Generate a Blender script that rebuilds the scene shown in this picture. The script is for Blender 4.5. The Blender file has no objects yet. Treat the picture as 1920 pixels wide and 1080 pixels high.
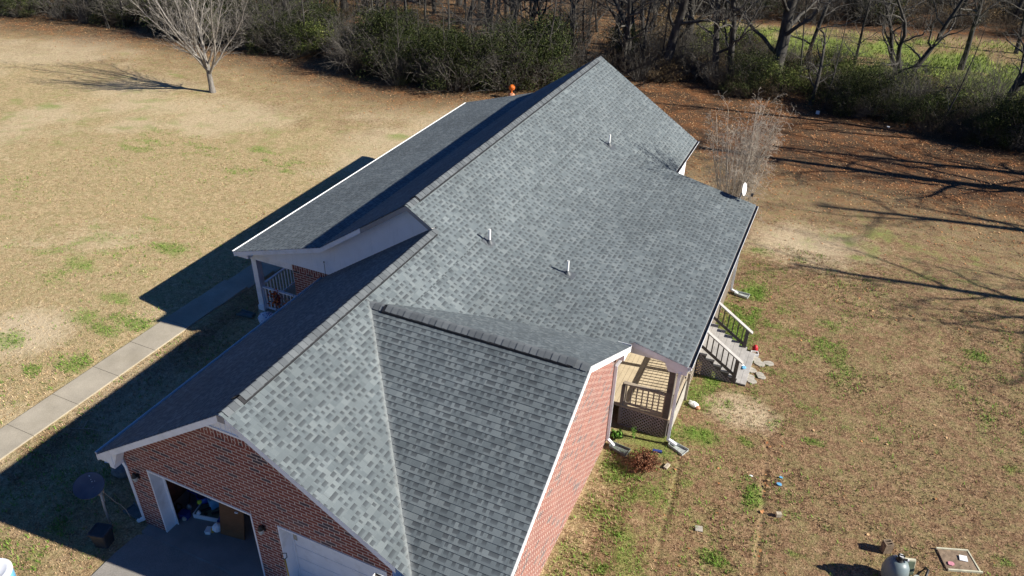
import bpy, math, random
import numpy as np
from mathutils import Vector, Matrix
C = bpy.context.scene.collection
PI = math.pi
random.seed(7); np.random.seed(7)

# ------------------------------------------------------------------ camera
CAM = np.array([9.394, -7.842, 15.228]); YAW, PIT, ROL, FPX = -0.411, 0.566, 0.027, 1433.4
import json
fw = np.array([math.sin(YAW)*math.cos(PIT), math.cos(YAW)*math.cos(PIT), -math.sin(PIT)])
_rt = np.array([math.cos(YAW), -math.sin(YAW), 0.]); _up = np.cross(_rt, fw)
rt = _rt*math.cos(ROL)+_up*math.sin(ROL); up = -_rt*math.sin(ROL)+_up*math.cos(ROL)
cd = bpy.data.cameras.new('camera'); cam = bpy.data.objects.new('camera', cd); C.objects.link(cam)
cam.matrix_world = Matrix([[rt[i], up[i], -fw[i], CAM[i]] for i in range(3)]+[[0, 0, 0, 1]])
cd.sensor_width = 36; cd.lens = FPX/1920*36; cd.clip_start = .1; cd.clip_end = 3000
bpy.context.scene.camera = cam

# ------------------------------------------------------------------ light
SUN = Vector((1.6, .25, 1.0)).normalized()
w = bpy.data.worlds.new("World"); bpy.context.scene.world = w; w.use_nodes = True
nt = w.node_tree; nt.nodes.clear()
sky = nt.nodes.new('ShaderNodeTexSky'); sky.sky_type = 'NISHITA'; sky.sun_disc = False
sky.sun_elevation = math.asin(SUN.z); sky.sun_rotation = math.atan2(SUN.x, SUN.y)
sky.air_density = 1.0; sky.dust_density = .0; sky.ozone_density = 5.0
bg = nt.nodes.new('ShaderNodeBackground'); bg.inputs[1].default_value = .05
wo = nt.nodes.new('ShaderNodeOutputWorld')
tint = nt.nodes.new('ShaderNodeMix'); tint.data_type = 'RGBA'; tint.blend_type = 'MULTIPLY'; tint.inputs[0].default_value = 1; tint.inputs[7].default_value = (.33, .61, .98, 1)   # clear winter sky, deep blue
nt.links.new(sky.outputs[0], tint.inputs[6]); nt.links.new(tint.outputs[2], bg.inputs[0]); nt.links.new(bg.outputs[0], wo.inputs[0])
sl = bpy.data.lights.new('sun', 'SUN'); sl.energy = 5.0; sl.angle = math.radians(.5); sl.color = (1, .945, .84)
so = bpy.data.objects.new('sun', sl); C.objects.link(so)
so.rotation_euler = (-SUN).to_track_quat('-Z', 'Y').to_euler()
vs = bpy.context.scene.view_settings
vs.view_transform = 'Standard'; vs.look = 'None'; vs.gamma = 1; vs.exposure = 0.80; vs.use_curve_mapping = False
try:
    bpy.context.scene.cycles.max_bounces = 5; bpy.context.scene.cycles.diffuse_bounces = 3
except Exception: pass

# ------------------------------------------------------------------ helpers: places
def G(x, y):                                    # height of the ground: level round the garage, falling away behind
    t = np.maximum(0, np.asarray(y, float)-8)
    return -2.2*(1-np.exp(-t/28))
def gz(x, y): return float(G(x, y))
def at(u, v, h=0.0):                            # surveyed position: where that line of sight meets the ground
    d = fw*FPX+rt*(u-960)-up*(v-540); z = 0
    for _ in range(50):
        k = (z-CAM[2])/d[2]; P = CAM+d*k; z = .5*z+.5*(gz(P[0], P[1])+h)
    return float(P[0]), float(P[1]), gz(P[0], P[1])

# ------------------------------------------------------------------ helpers: meshes
class MB:
    def __init__(s): s.v = []; s.f = []; s.uv = []
    def face(s, pts, uv=None):
        n = len(s.v); s.v += [tuple(p) for p in pts]; s.f.append(tuple(range(n, n+len(pts))))
        if uv is None:
            a, b, c = [Vector(p) for p in pts[:3]]; nn = (b-a).cross(c-a)
            if nn.length < 1e-12 and len(pts) > 3: nn = (b-a).cross(Vector(pts[3])-a)
            ax = max(range(3), key=lambda i: abs(nn[i]))
            i, j = [(1, 2), (0, 2), (0, 1)][ax]
            uv = [(p[i], p[j]) for p in pts]
        s.uv += uv
        return s
    def box(s, x0, y0, z0, x1, y1, z1):
        p = [(x, y, z) for z in (z0, z1) for y in (y0, y1) for x in (x0, x1)]
        for q in ((0, 2, 3, 1), (4, 5, 7, 6), (0, 1, 5, 4), (2, 6, 7, 3), (0, 4, 6, 2), (1, 3, 7, 5)):
            s.face([p[k] for k in q])
        return s
    def beam(s, p, q, w, h, upv=(0, 0, 1)):
        p, q = Vector(p), Vector(q); d = (q-p).normalized(); sd = d.cross(Vector(upv))
        if sd.length < 1e-4: sd = d.cross(Vector((1, 0, 0)))
        sd.normalize(); u = sd.cross(d).normalized(); L = (q-p).length
        c = [(-w/2, -h/2), (w/2, -h/2), (w/2, h/2), (-w/2, h/2)]
        A = [p+sd*a+u*b for a, b in c]; B = [q+sd*a+u*b for a, b in c]
        for k in range(4):
            m = (k+1) % 4; l = w if k % 2 == 0 else h
            s.face([A[k], A[m], B[m], B[k]], [(0, 0), (0, l), (L, l), (L, 0)])
        s.face([A[3], A[2], A[1], A[0]]); s.face(B)
        return s
    def tube(s, pts, r, n=8, cap=True):
        pts = [Vector(p) for p in pts]
        if not hasattr(r, '__len__'): r = [r]*len(pts)
        rings = []; ref = Vector((.31, .17, .93)); dist = 0; ds = []
        for i, p in enumerate(pts):
            d = (pts[min(i+1, len(pts)-1)]-pts[max(i-1, 0)]).normalized()
            a = d.cross(ref)
            if a.length < .05: a = d.cross(Vector((1, 0, 0)))
            a.normalize(); b = d.cross(a)
            rings.append([p+(a*math.cos(2*PI*k/n)+b*math.sin(2*PI*k/n))*r[i] for k in range(n)])
            if i: dist += (p-pts[i-1]).length
            ds.append(dist)
        for i in range(len(pts)-1):
            for k in range(n):
                m = (k+1) % n
                s.face([rings[i][k], rings[i][m], rings[i+1][m], rings[i+1][k]],
                       [(k/n, ds[i]), ((k+1)/n, ds[i]), ((k+1)/n, ds[i+1]), (k/n, ds[i+1])])
        if cap: s.face(rings[0][::-1]); s.face(rings[-1])
        return s
    def lathe(s, prof, c=(0, 0, 0), n=20, sx=1, sy=1, rot=0):
        c = Vector(c); R = []
        for r, z in prof:
            R.append([c+Vector((math.cos(2*PI*k/n+rot)*r*sx, math.sin(2*PI*k/n+rot)*r*sy, z)) for k in range(n)])
        for i in range(len(R)-1):
            for k in range(n):
                m = (k+1) % n; s.face([R[i][k], R[i][m], R[i+1][m], R[i+1][k]])
        s.face(R[0][::-1]); s.face(R[-1])
        return s
    def prism(s, poly, vec):
        a = [Vector(p) for p in poly]; b = [p+Vector(vec) for p in a]
        s.face(a); s.face(b[::-1])
        for k in range(len(a)):
            m = (k+1) % len(a); s.face([a[k], b[k], b[m], a[m]])
        return s
    def blob(s, c, r, seed=0, n=10, jag=.18):
        rnd = random.Random(seed); c = Vector(c); rows = []
        for i in range(n//2+1):
            th = PI*i/(n//2)
            rows.append([c+Vector((math.sin(th)*math.cos(2*PI*k/n)*r[0], math.sin(th)*math.sin(2*PI*k/n)*r[1], math.cos(th)*r[2]))*1.0*(1) +
                         Vector((rnd.uniform(-jag, jag)*r[0]*math.sin(th), rnd.uniform(-jag, jag)*r[1]*math.sin(th), rnd.uniform(-jag, jag)*r[2]*.5)) for k in range(n)])
        for k in range(n): rows[0][k] = rows[0][0]; rows[-1][k] = rows[-1][0]
        for i in range(len(rows)-1):
            for k in range(n):
                m = (k+1) % n
                q = [rows[i][k], rows[i+1][k], rows[i+1][m], rows[i][m]]
                if i == 0: q = [rows[0][0], rows[1][k], rows[1][m]]
                if i == len(rows)-2: q = [rows[i][k], rows[-1][0], rows[i][m]]
                s.face(q)
        return s
def mesh_np(name, V, F, uv=None, attr=None):
    """V (n,3), F (m,k) all the same k"""
    me = bpy.data.meshes.new(name); k = F.shape[1]
    me.vertices.add(len(V)); me.vertices.foreach_set('co', V.astype(np.float32).ravel())
    me.loops.add(F.size); me.loops.foreach_set('vertex_index', F.astype(np.int32).ravel())
    me.polygons.add(len(F)); me.polygons.foreach_set('loop_start', (np.arange(len(F))*k).astype(np.int32))
    if uv is not None:
        l = me.uv_layers.new(name='UVMap'); l.data.foreach_set('uv', uv.astype(np.float32).ravel())
    if attr is not None:
        a = me.color_attributes.new('mask', 'FLOAT_COLOR', 'POINT'); a.data.foreach_set('color', attr.astype(np.float32).ravel())
    me.update(calc_edges=True); me.validate()
    return me
def tag(o, label=None, cat=None, group=None, kind=None):
    if label: o['label'] = label
    if cat: o['category'] = cat
    if group: o['group'] = group
    if kind: o['kind'] = kind
    return o
def link_mesh(name, me, m, parent=None, smooth=False, loc=None):
    o = bpy.data.objects.new(name, me); C.objects.link(o)
    if not me.materials: me.materials.append(m)
    if smooth: me.polygons.foreach_set('use_smooth', [True]*len(me.polygons))
    if parent: o.parent = parent
    if loc: o.location = loc
    return o
def obj(name, b, m, parent=None, label=None, smooth=False, bevel=0, loc=None):
    me = bpy.data.meshes.new(name); me.from_pydata(b.v, [], b.f)
    l = me.uv_layers.new(name='UVMap'); l.data.foreach_set('uv', [c for q in b.uv for c in q])
    me.update()
    if smooth or bevel:
        import bmesh
        bm = bmesh.new(); bm.from_mesh(me); bmesh.ops.remove_doubles(bm, verts=bm.verts, dist=1e-5)
        if bevel: bmesh.ops.bevel(bm, geom=bm.edges[:], offset=bevel, segments=2, affect='EDGES', clamp_overlap=True)
        bmesh.ops.recalc_face_normals(bm, faces=bm.faces); bm.to_mesh(me); bm.free()
    o = link_mesh(name, me, m, parent, smooth, loc)
    if label: o['label'] = label
    return o
def thing(name, label, cat, loc=(0, 0, 0), rz=0, group=None, s=1):
    o = bpy.data.objects.new(name, None); C.objects.link(o); o.empty_display_size = .2
    o.location = loc; o.rotation_euler = (0, 0, rz); o.scale = (s, s, s) if not hasattr(s, '__len__') else s
    return tag(o, label, cat, group)
def dup(root, loc, rz=0, label=None, group=None, s=1, tilt=(0, 0)):
    r = root.copy(); C.objects.link(r); r.location = loc; r.rotation_euler = (tilt[0], tilt[1], rz)
    r.scale = (s, s, s) if not hasattr(s, '__len__') else s
    if label: r['label'] = label
    if group: r['group'] = group
    for ch in list(root.children):
        c = ch.copy(); C.objects.link(c); c.parent = r
        for g in ch.children:
            d = g.copy(); C.objects.link(d); d.parent = c
    return r

# ------------------------------------------------------------------ helpers: materials
class NT:
    def __init__(s, name):
        s.m = bpy.data.materials.new(name); s.m.use_nodes = True; s.t = s.m.node_tree; s.t.nodes.clear()
        s.out = s.t.nodes.new('ShaderNodeOutputMaterial'); s.b = s.t.nodes.new('ShaderNodeBsdfPrincipled')
        s.t.links.new(s.b.outputs[0], s.out.inputs[0])
    def put(s, n, i, v):
        if v is None: return
        if isinstance(v, bpy.types.NodeSocket): s.t.links.new(v, n.inputs[i])
        else:
            if isinstance(v, (tuple, list)) and len(v) == 3 and n.inputs[i].type == 'RGBA': v = (*v, 1)
            n.inputs[i].default_value = v
    def new(s, ty, ins=(), **kw):
        n = s.t.nodes.new(ty)
        for k, v in kw.items(): setattr(n, k, v)
        for i, v in (ins.items() if isinstance(ins, dict) else enumerate(ins)): s.put(n, i, v)
        return n
    def M(s, op, a, b=None, c=None): return s.new('ShaderNodeMath', [a, b, c], operation=op).outputs[0]
    def uv(s): return s.new('ShaderNodeUVMap').outputs[0]
    def ob(s): return s.new('ShaderNodeTexCoord').outputs['Object']
    def geo(s): return s.new('ShaderNodeNewGeometry').outputs['Position']
    def xyz(s, v): return s.new('ShaderNodeSeparateXYZ', [v]).outputs
    def comb(s, x, y, z=0.0): return s.new('ShaderNodeCombineXYZ', [x, y, z]).outputs[0]
    def noise(s, vec, scale, detail=3, rough=.55): 
        n = s.new('ShaderNodeTexNoise', {'Vector': vec, 'Scale': scale, 'Detail': detail, 'Roughness': rough}); return n.outputs[0]
    def white(s, vec, dim='2D'): return s.new('ShaderNodeTexWhiteNoise', {'Vector': vec}, noise_dimensions=dim).outputs[0]
    def mapr(s, v, a, b, c=0.0, d=1.0): return s.new('ShaderNodeMapRange', [v, a, b, c, d], clamp=True).outputs[0]
    def mix(s, f, a, b, bt='MIX'):
        n = s.new('ShaderNodeMix', data_type='RGBA', blend_type=bt)
        s.put(n, 0, f); s.put(n, 6, a); s.put(n, 7, b); return n.outputs[2]
    def ramp(s, f, stops):
        n = s.new('ShaderNodeValToRGB', [f]); r = n.color_ramp
        while len(r.elements) < len(stops): r.elements.new(.5)
        for e, (p, c) in zip(r.elements, stops): e.position = p; e.color = (*c, 1)
        return n.outputs[0]
    def bump(s, h, st=.5, d=.01): 
        return s.new('ShaderNodeBump', {'Height': h, 'Strength': st, 'Distance': d}).outputs[0]
    def done(s, col, rough=.8, normal=None, spec=.3, metal=0):
        s.put(s.b, 'Base Color', col); s.put(s.b, 'Roughness', rough); s.put(s.b, 'Metallic', metal)
        s.put(s.b, 'Specular IOR Level', spec)
        if normal is not None: s.put(s.b, 'Normal', normal)
        return s.m
def plain(name, col, rough=.6, var=.25, scale=6, bump=.15, metal=0, spec=.4, dirt=None, dirt_amt=.35):
    n = NT(name); p = n.ob(); a = n.noise(p, scale, 4); f = n.noise(p, scale*9, 2)
    k = n.mapr(a, .3, .7, 1-var, 1+var*.5)
    c = n.mix(1.0, col, n.comb(k, k, k), 'MULTIPLY')
    if dirt: c = n.mix(n.mapr(n.noise(p, scale*.6, 5, .7), .5, .72, 0, dirt_amt), c, dirt)
    return n.done(c, n.mapr(a, .3, .7, rough-.08, rough+.1), n.bump(f, bump, .004), spec, metal)

def m_shingle(name, cap=False):
    n = NT(name); x, y, _ = n.xyz(n.uv()); E = .143
    v = n.M('DIVIDE', y, E); row = n.M('FLOOR', v); fv = n.M('FRACT', v)
    r1 = n.white(n.comb(row, 3.3))
    # tabs of uneven width: warp the running coordinate a little before cutting it
    u0 = n.M('ADD', n.M('DIVIDE', x, .215), n.M('MULTIPLY', r1, 17.0))
    wob = n.M('MULTIPLY', n.M('SINE', n.M('ADD', n.M('MULTIPLY', u0, 2.3), n.M('MULTIPLY', r1, 40.0))), .22)
    u = n.M('ADD', u0, wob); cell = n.M('FLOOR', u); fu = n.M('FRACT', u)
    rnd = n.white(n.comb(n.M('FLOOR', n.M('ADD', n.M('MULTIPLY', u, 1.45), n.M('MULTIPLY', r1, 3.0))), row)); rnd2 = n.white(n.comb(n.M('ADD', cell, 91.7), row))
    shingle = n.white(n.comb(n.M('FLOOR', n.M('DIVIDE', n.M('ADD', x, n.M('MULTIPLY', r1, 5.0)), 1.0)), row))
    gw_ = n.mapr(rnd2, 0, 1, .34, .66)
    gap = n.M('MULTIPLY', n.M('LESS_THAN', fu, gw_), n.M('GREATER_THAN', n.white(n.comb(cell, n.M('ADD', row, 57.3))), .08))    # the cut-outs between the dragon teeth
    grain = n.noise(n.comb(n.M('MULTIPLY', x, 1.0), y), 160, 2, .7)
    tooth = n.ramp(rnd, [(0, (.110, .130, .139)), (.3, (.122, .143, .152)), (.7, (.144, .167, .175)), (1, (.166, .189, .195))])
    gd = n.mix(n.mapr(fv, .25, .95), (.104, .122, .132), (.056, .066, .074))
    gl = n.mix(n.mapr(rnd, .0, 1.0), gd, (.08, .086, .09))
    gcol = n.mix(.35, gd, gl)
    inu = n.mapr(fv, .30, .42)
    col = n.mix(n.M('MULTIPLY', gap, inu), tooth, gcol)
    tone = n.mapr(shingle, 0, 1, .92, 1.07); col = n.mix(1.0, col, n.comb(tone, tone, tone), 'MULTIPLY')
    sv = n.noise(n.comb(n.M('MULTIPLY', x, 1.6), n.M('MULTIPLY', y, .25)), 1.0, 4, .6)
    big = n.M('MULTIPLY', n.mapr(n.noise(n.ob(), .35, 3), .35, .65, .92, 1.07), n.mapr(sv, .35, .65, .95, 1.05)); col = n.mix(1.0, col, n.comb(big, big, big), 'MULTIPLY')
    gr = n.mapr(grain, .3, .7, .8, 1.2); col = n.mix(1.0, col, n.comb(gr, gr, gr), 'MULTIPLY')
    vx, vy, vz = n.xyz(n.geo()); vd = n.M('ABSOLUTE', n.M('SUBTRACT', n.M('SUBTRACT', 4.678, n.M('MULTIPLY', n.M('SUBTRACT', vx, .275), 1.232)), vy))
    vm = n.M('MULTIPLY', n.mapr(n.M('ADD', vd, n.M('MULTIPLY', n.M('SUBTRACT', n.noise(n.geo(), 14, 4, .8), .5), .22)), .14, .01), n.M('MULTIPLY', n.M('LESS_THAN', vy, 4.7), n.M('GREATER_THAN', vx, .2)))
    col = n.mix(n.M('MULTIPLY', vm, .6), col, (.27, .285, .28))          # light mineral dust washed along the near valley
    seam = n.M('LESS_THAN', n.M('FRACT', n.M('ADD', n.M('MULTIPLY', u, .28), .1)), .012)
    col = n.mix(n.M('MULTIPLY', seam, .35), col, (.05, .055, .06))
    h = n.M('ADD', n.M('MULTIPLY', n.M('SUBTRACT', 1.0, gap), .7), n.M('MULTIPLY', grain, .35))
    return n.done(col, .9, n.bump(h, .6, .006), .25)
def m_cap():
    n = NT('ridge_shingle'); x, y, _ = n.xyz(n.uv()); i = n.M('FLOOR', y)
    r = n.white(n.comb(i, 1.7)); g = n.noise(n.geo(), 120, 2, .7)
    col = n.ramp(r, [(0, (.085, .094, .102)), (.5, (.11, .121, .129)), (1, (.138, .15, .158))])
    k = n.mapr(g, .3, .7, .78, 1.2); return n.done(n.mix(1.0, col, n.comb(k, k, k), 'MULTIPLY'), .9, n.bump(g, .4, .003), .25)
def m_brick(name, soldier=False):
    n = NT(name); u = n.uv()
    if soldier:
        x, y, _ = n.xyz(u); u = n.comb(y, x)
    br = n.new('ShaderNodeTexBrick', {'Vector': u, 'Scale': 1.0, 'Mortar Size': .010, 'Mortar Smooth': .2, 'Bias': 0.0, 'Brick Width': .262, 'Row Height': .090,
               'Color1': (0, 0, 0, 1), 'Color2': (1, 1, 1, 1), 'Mortar': (.5, .5, .5, 1)})
    mort = br.outputs[1]; rv = n.xyz(br.outputs[0])[0]
    col = n.ramp(rv, [(0, (.205, .056, .045)), (.3, (.265, .082, .058)), (.62, (.19, .052, .042)), (.84, (.30, .10, .07)), (.9, (.075, .055, .065)), (1, (.12, .075, .08))])
    f = n.noise(n.geo(), 45, 3); k = n.mapr(f, .3, .7, .8, 1.18); col = n.mix(1.0, col, n.comb(k, k, k), 'MULTIPLY')
    pale = n.mapr(n.noise(n.geo(), 1.1, 3), .5, .75, 0, .16); col = n.mix(pale, col, (.42, .30, .26))
    col = n.mix(mort, col, (.62, .52, .45))
    h = n.M('SUBTRACT', n.M('MULTIPLY', f, .3), mort)
    return n.done(col, .88, n.bump(h, .7, .006), .2)
def m_siding():
    n = NT('white_siding'); p = n.geo(); a = n.noise(p, 3, 4)
    k = n.mapr(a, .3, .7, .94, 1.0); c = n.mix(1.0, (.88, .90, .93), n.comb(k, k, k), 'MULTIPLY')
    s = n.noise(n.new('ShaderNodeMapping', [p, (0, 0, 0), (0, 0, 0), (6, 6, .5)]).outputs[0], 3, 3)
    c = n.mix(n.mapr(s, .55, .75, 0, .18), c, (.52, .53, .52)); return n.done(c, .55, None, .4)
def m_wood(name, a, b, plank=.14, along='x'):
    n = NT(name); u = n.uv(); x, y, _ = n.xyz(u)
    g = n.noise(n.comb(n.M('MULTIPLY', x, 3.0), n.M('MULTIPLY', y, 60.0)), 1.0, 4, .65); w = n.noise(n.geo(), 2.2, 4)
    c = n.mix(n.mapr(g, .3, .7), a, b); c = n.mix(n.mapr(w, .4, .7, 0, .5), c, tuple(q*.62 for q in a))
    return n.done(c, .85, n.bump(g, .3, .003), .2)
def m_leaf(name, a, b, c=None, trans=.0):
    n = NT(name); r = n.new('ShaderNodeNewGeometry').outputs['Random Per Island']
    o = n.new('ShaderNodeObjectInfo').outputs['Random']
    st = [(0, a), (.6, b), (1, c or b)]
    col = n.ramp(r, st); k = n.mapr(o, 0, 1, .7, 1.3)
    z = n.noise(n.geo(), .8, 2); kk = n.M('MULTIPLY', k, n.mapr(z, .3, .7, .75, 1.25))
    return n.done(n.mix(1.0, col, n.comb(kk, kk, kk), 'MULTIPLY'), .85, None, .12)
def m_bark(name, a, b, scale=8):
    n = NT(name); p = n.new('ShaderNodeMapping', [n.ob(), (0, 0, 0), (0, 0, 0), (1, 1, .22)]).outputs[0]
    g = n.noise(p, scale, 5, .7); q = n.noise(n.ob(), 1.3, 3)
    c = n.mix(n.mapr(g, .35, .65), a, b); c = n.mix(n.mapr(q, .5, .7, 0, .5), c, tuple(x*.7+.05 for x in b))
    return n.done(c, .9, n.bump(g, .8, .03), .2)

M = {}
M['shingle'] = m_shingle('roof_shingle'); M['cap'] = m_cap()
M['brick'] = m_brick('red_brick'); M['soldier'] = m_brick('soldier_brick', True)
M['siding'] = m_siding()
M['white'] = plain('white_trim', (.86, .87, .89), .45, .06, 3, .05, dirt=(.45, .43, .38), dirt_amt=.42)
M['oldtrim'] = plain('bare_trim', (.36, .33, .31), .7, .2, 4)
M['gutterin'] = plain('gutter_dirt', (.16, .14, .125), .9, .4, 9)
M['black'] = plain('black_plastic', (.02, .02, .022), .5, .2)
M['rubber'] = plain('lead_boot', (.09, .10, .11), .5, .3, 20)
M['pvc'] = plain('white_pvc', (.85, .85, .83), .4, .05)
M['deck'] = m_wood('deck_boards', (.50, .41, .28), (.62, .52, .37))
M['greywood'] = m_wood('weathered_wood', (.36, .34, .32), (.52, .50, .47))
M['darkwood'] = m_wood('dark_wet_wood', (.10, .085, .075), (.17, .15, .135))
M['railwood'] = m_wood('old_rail_wood', (.30, .25, .20), (.44, .38, .31))
M['lattice'] = m_wood('lattice_wood', (.30, .25, .24), (.44, .37, .35))
M['ply'] = m_wood('plywood', (.18, .085, .04), (.25, .12, .055))
M['inside'] = plain('garage_inside', (.07, .05, .045), .9, .3)
M['redwall'] = plain('rust_panel', (.24, .07, .035), .8, .3)
M['conc'] = None
def m_conc(name, base, stain, crack=False, speck=0):
    n = NT(name); p = n.geo(); a = n.noise(p, 1.3, 5, .6); f = n.noise(p, 60, 3, .7); k = n.mapr(a, .3, .7, .84, 1.1)
    c = n.mix(1.0, base, n.comb(k, k, k), 'MULTIPLY'); c = n.mix(n.mapr(n.noise(p, .45, 5, .65), .5, .7, 0, .45), c, stain)
    kf = n.mapr(f, .3, .7, .86-speck, 1.12+speck); c = n.mix(1.0, c, n.comb(kf, kf, kf), 'MULTIPLY')
    return n.done(c, .92, n.bump(f, .4, .004), .2)
M['walk'] = m_conc('walk_concrete', (.40, .355, .28), (.27, .235, .17), speck=.08)
M['drive'] = m_conc('drive_asphalt', (.27, .25, .225), (.16, .145, .13), speck=.14)
M['slab'] = m_conc('garage_slab', (.26, .25, .235), (.15, .14, .13))
M['dish'] = plain('dark_dish_paint', (.10, .105, .135), .45, .2, 4, .05, dirt=(.18, .17, .16))
M['galv'] = plain('galvanized', (.38, .38, .38), .5, .2, 12, metal=.3)
M['rope'] = plain('cable_tan', (.42, .33, .26), .8)
M['bin'] = plain('black_bin', (.035, .037, .042), .55, .3, 8, dirt=(.12, .10, .08))
M['glass'] = plain('lamp_glass', (.45, .47, .45), .2, .1)
M['rock'] = plain('grey_rock', (.20, .19, .175), .95, .4, 9, .8)
M['blue'] = plain('blue_plastic', (.03, .10, .42), .4); M['ltblue'] = plain('light_blue', (.16, .45, .72), .5)
M['red'] = plain('red_plastic', (.55, .02, .03), .45); M['orange'] = plain('orange_skin', (.75, .17, .02), .45, .2)
M['peach'] = plain('pale_orange', (.62, .30, .17), .5); M['yellow'] = plain('yellow_handle', (.66, .38, .05), .5)
M['green'] = plain('lime_ball', (.35, .55, .05), .5); M['tan'] = plain('cardboard', (.36, .25, .15), .9)
M['pink'] = plain('pink_plastic', (.75, .32, .38), .6); M['navy'] = plain('navy_cloth', (.03, .05, .22), .9)
M['cream'] = plain('cream_panel', (.62, .60, .44), .7); M['panel'] = plain('moss_panel', (.12, .15, .10), .8, .4)
M['grey'] = plain('grey_plastic', (.17, .215, .225), .38, .18, 2.5, .04, dirt=(.20, .20, .18), dirt_amt=.3); M['splash'] = plain('splash_plastic', (.42, .45, .43), .6, .3, 6, .3, dirt=(.15, .14, .12))
M['dsplash'] = plain('stained_splash_plastic', (.14, .16, .155), .6, .3, 6, .3, dirt=(.06, .06, .05))
M['stone'] = plain('stepping_stone', (.42, .39, .33), .95, .3, 9, .5)
M['block'] = plain('tan_block', (.52, .45, .34), .9, .25, 14, .5)
M['dirt'] = plain('bare_dirt', (.26, .19, .13), .98, .45, 9, 1)

# ------------------------------------------------------------------ ground
def vnoise(x, y, s, seed=0):
    x = x/s+seed*13.7; y = y/s+seed*7.3
    xi = np.floor(x).astype(int); yi = np.floor(y).astype(int); fx = x-xi; fy = y-yi
    fx = fx*fx*(3-2*fx); fy = fy*fy*(3-2*fy)
    def h(a, b):
        q = (a*374761393+b*668265263+seed*1442695) & 0xffffffff
        q = ((q ^ (q >> 13))*1274126177) & 0xffffffff
        return ((q ^ (q >> 16)) & 0xffff)/65535.
    return (h(xi, yi)*(1-fx)+h(xi+1, yi)*fx)*(1-fy)+(h(xi, yi+1)*(1-fx)+h(xi+1, yi+1)*fx)*fy
def fbm(x, y, s, seed=0):
    return .5*vnoise(x, y, s, seed)+.3*vnoise(x, y, s*.47, seed+1)+.2*vnoise(x, y, s*.21, seed+2)
def sm(a, b, x): t = np.clip((x-a)/(b-a), 0, 1); return t*t*(3-2*t)
EDGE = [(-90, 38), (-57.9, 35.7), (-42, 37.9), (-30, 37.6), (-22, 36), (-16.2, 35.7), (-11.3, 38.7), (-8, 43), (-.5, 46), (7, 44.3), (13.4, 42.8), (20, 43), (32, 42), (60, 44)]
def edge(x): return np.interp(x, [p[0] for p in EDGE], [p[1] for p in EDGE])
PATCH = [((148, 495), 1.1, .55), ((215, 560), .8, .4), ((165, 597), .8, .45), ((245, 603), 1.0, .5), ((200, 620), .7, .3), ((325, 468), 1.1, .5), ((278, 408), .5, .25), ((488, 281), .8, .5), ((540, 322), .5, .3),
         ((750, 257), 1.0, .7), ((95, 200), .9, .5), ((265, 224), .5, .3), ((130, 683), .6, .4), ((150, 672), .5, .3), ((60, 690), .5, .3), ((15, 640), .7, .5), ((1415, 930), .28, .5), ((1338, 1050), .42, .3),
         ((1290, 905), .3, .22), ((1440, 608), .45, .35), ((1398, 828), .3, .2), ((1525, 830), .35, .16), ((1900, 885), .3, .28), ((1885, 1055), .28, .2), ((1830, 665), .6, .4), ((1605, 483), .5, .3), ((1590, 455), .4, .3), ((1490, 1040), .2, .1),
         ((275, 1040), .25, .2), ((10, 1020), .3, .2), ((1160, 815), .3, .3), ((1240, 850), .45, .3), ((1230, 930), .45, .4), ((1150, 880), .5, .5), ((1290, 735), .5, .7), ((1330, 725), .3, .5), ((1380, 600), .5, .8), ((1425, 470), .5, .3)]
PW = [(at(*p), rx, ry) for p, rx, ry in PATCH]
RUTS = []
for pts in ([(1440, 820), (1434, 900), (1426, 1000), (1418, 1080)], [(1275, 850), (1262, 930), (1240, 1000), (1225, 1080)],
            [(1400, 475), (1520, 500), (1640, 545), (1720, 588)], [(1740, 590), (1800, 620), (1880, 650), (1925, 665)], [(1550, 535), (1650, 575), (1730, 600)],
            [(1760, 565), (1840, 600), (1925, 630)], [(1560, 560), (1640, 585), (1680, 600)]):
    RUTS.append([at(*p)[:2] for p in pts])
def rut(X, Y):
    D = np.full(X.shape, 9.)
    for R in RUTS:
        for (a, b), (c, d) in zip(R[:-1], R[1:]):
            vx, vy = c-a, d-b; t = np.clip(((X-a)*vx+(Y-b)*vy)/(vx*vx+vy*vy), 0, 1)
            D = np.minimum(D, np.hypot(X-a-t*vx, Y-b-t*vy))
    return D
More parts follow.
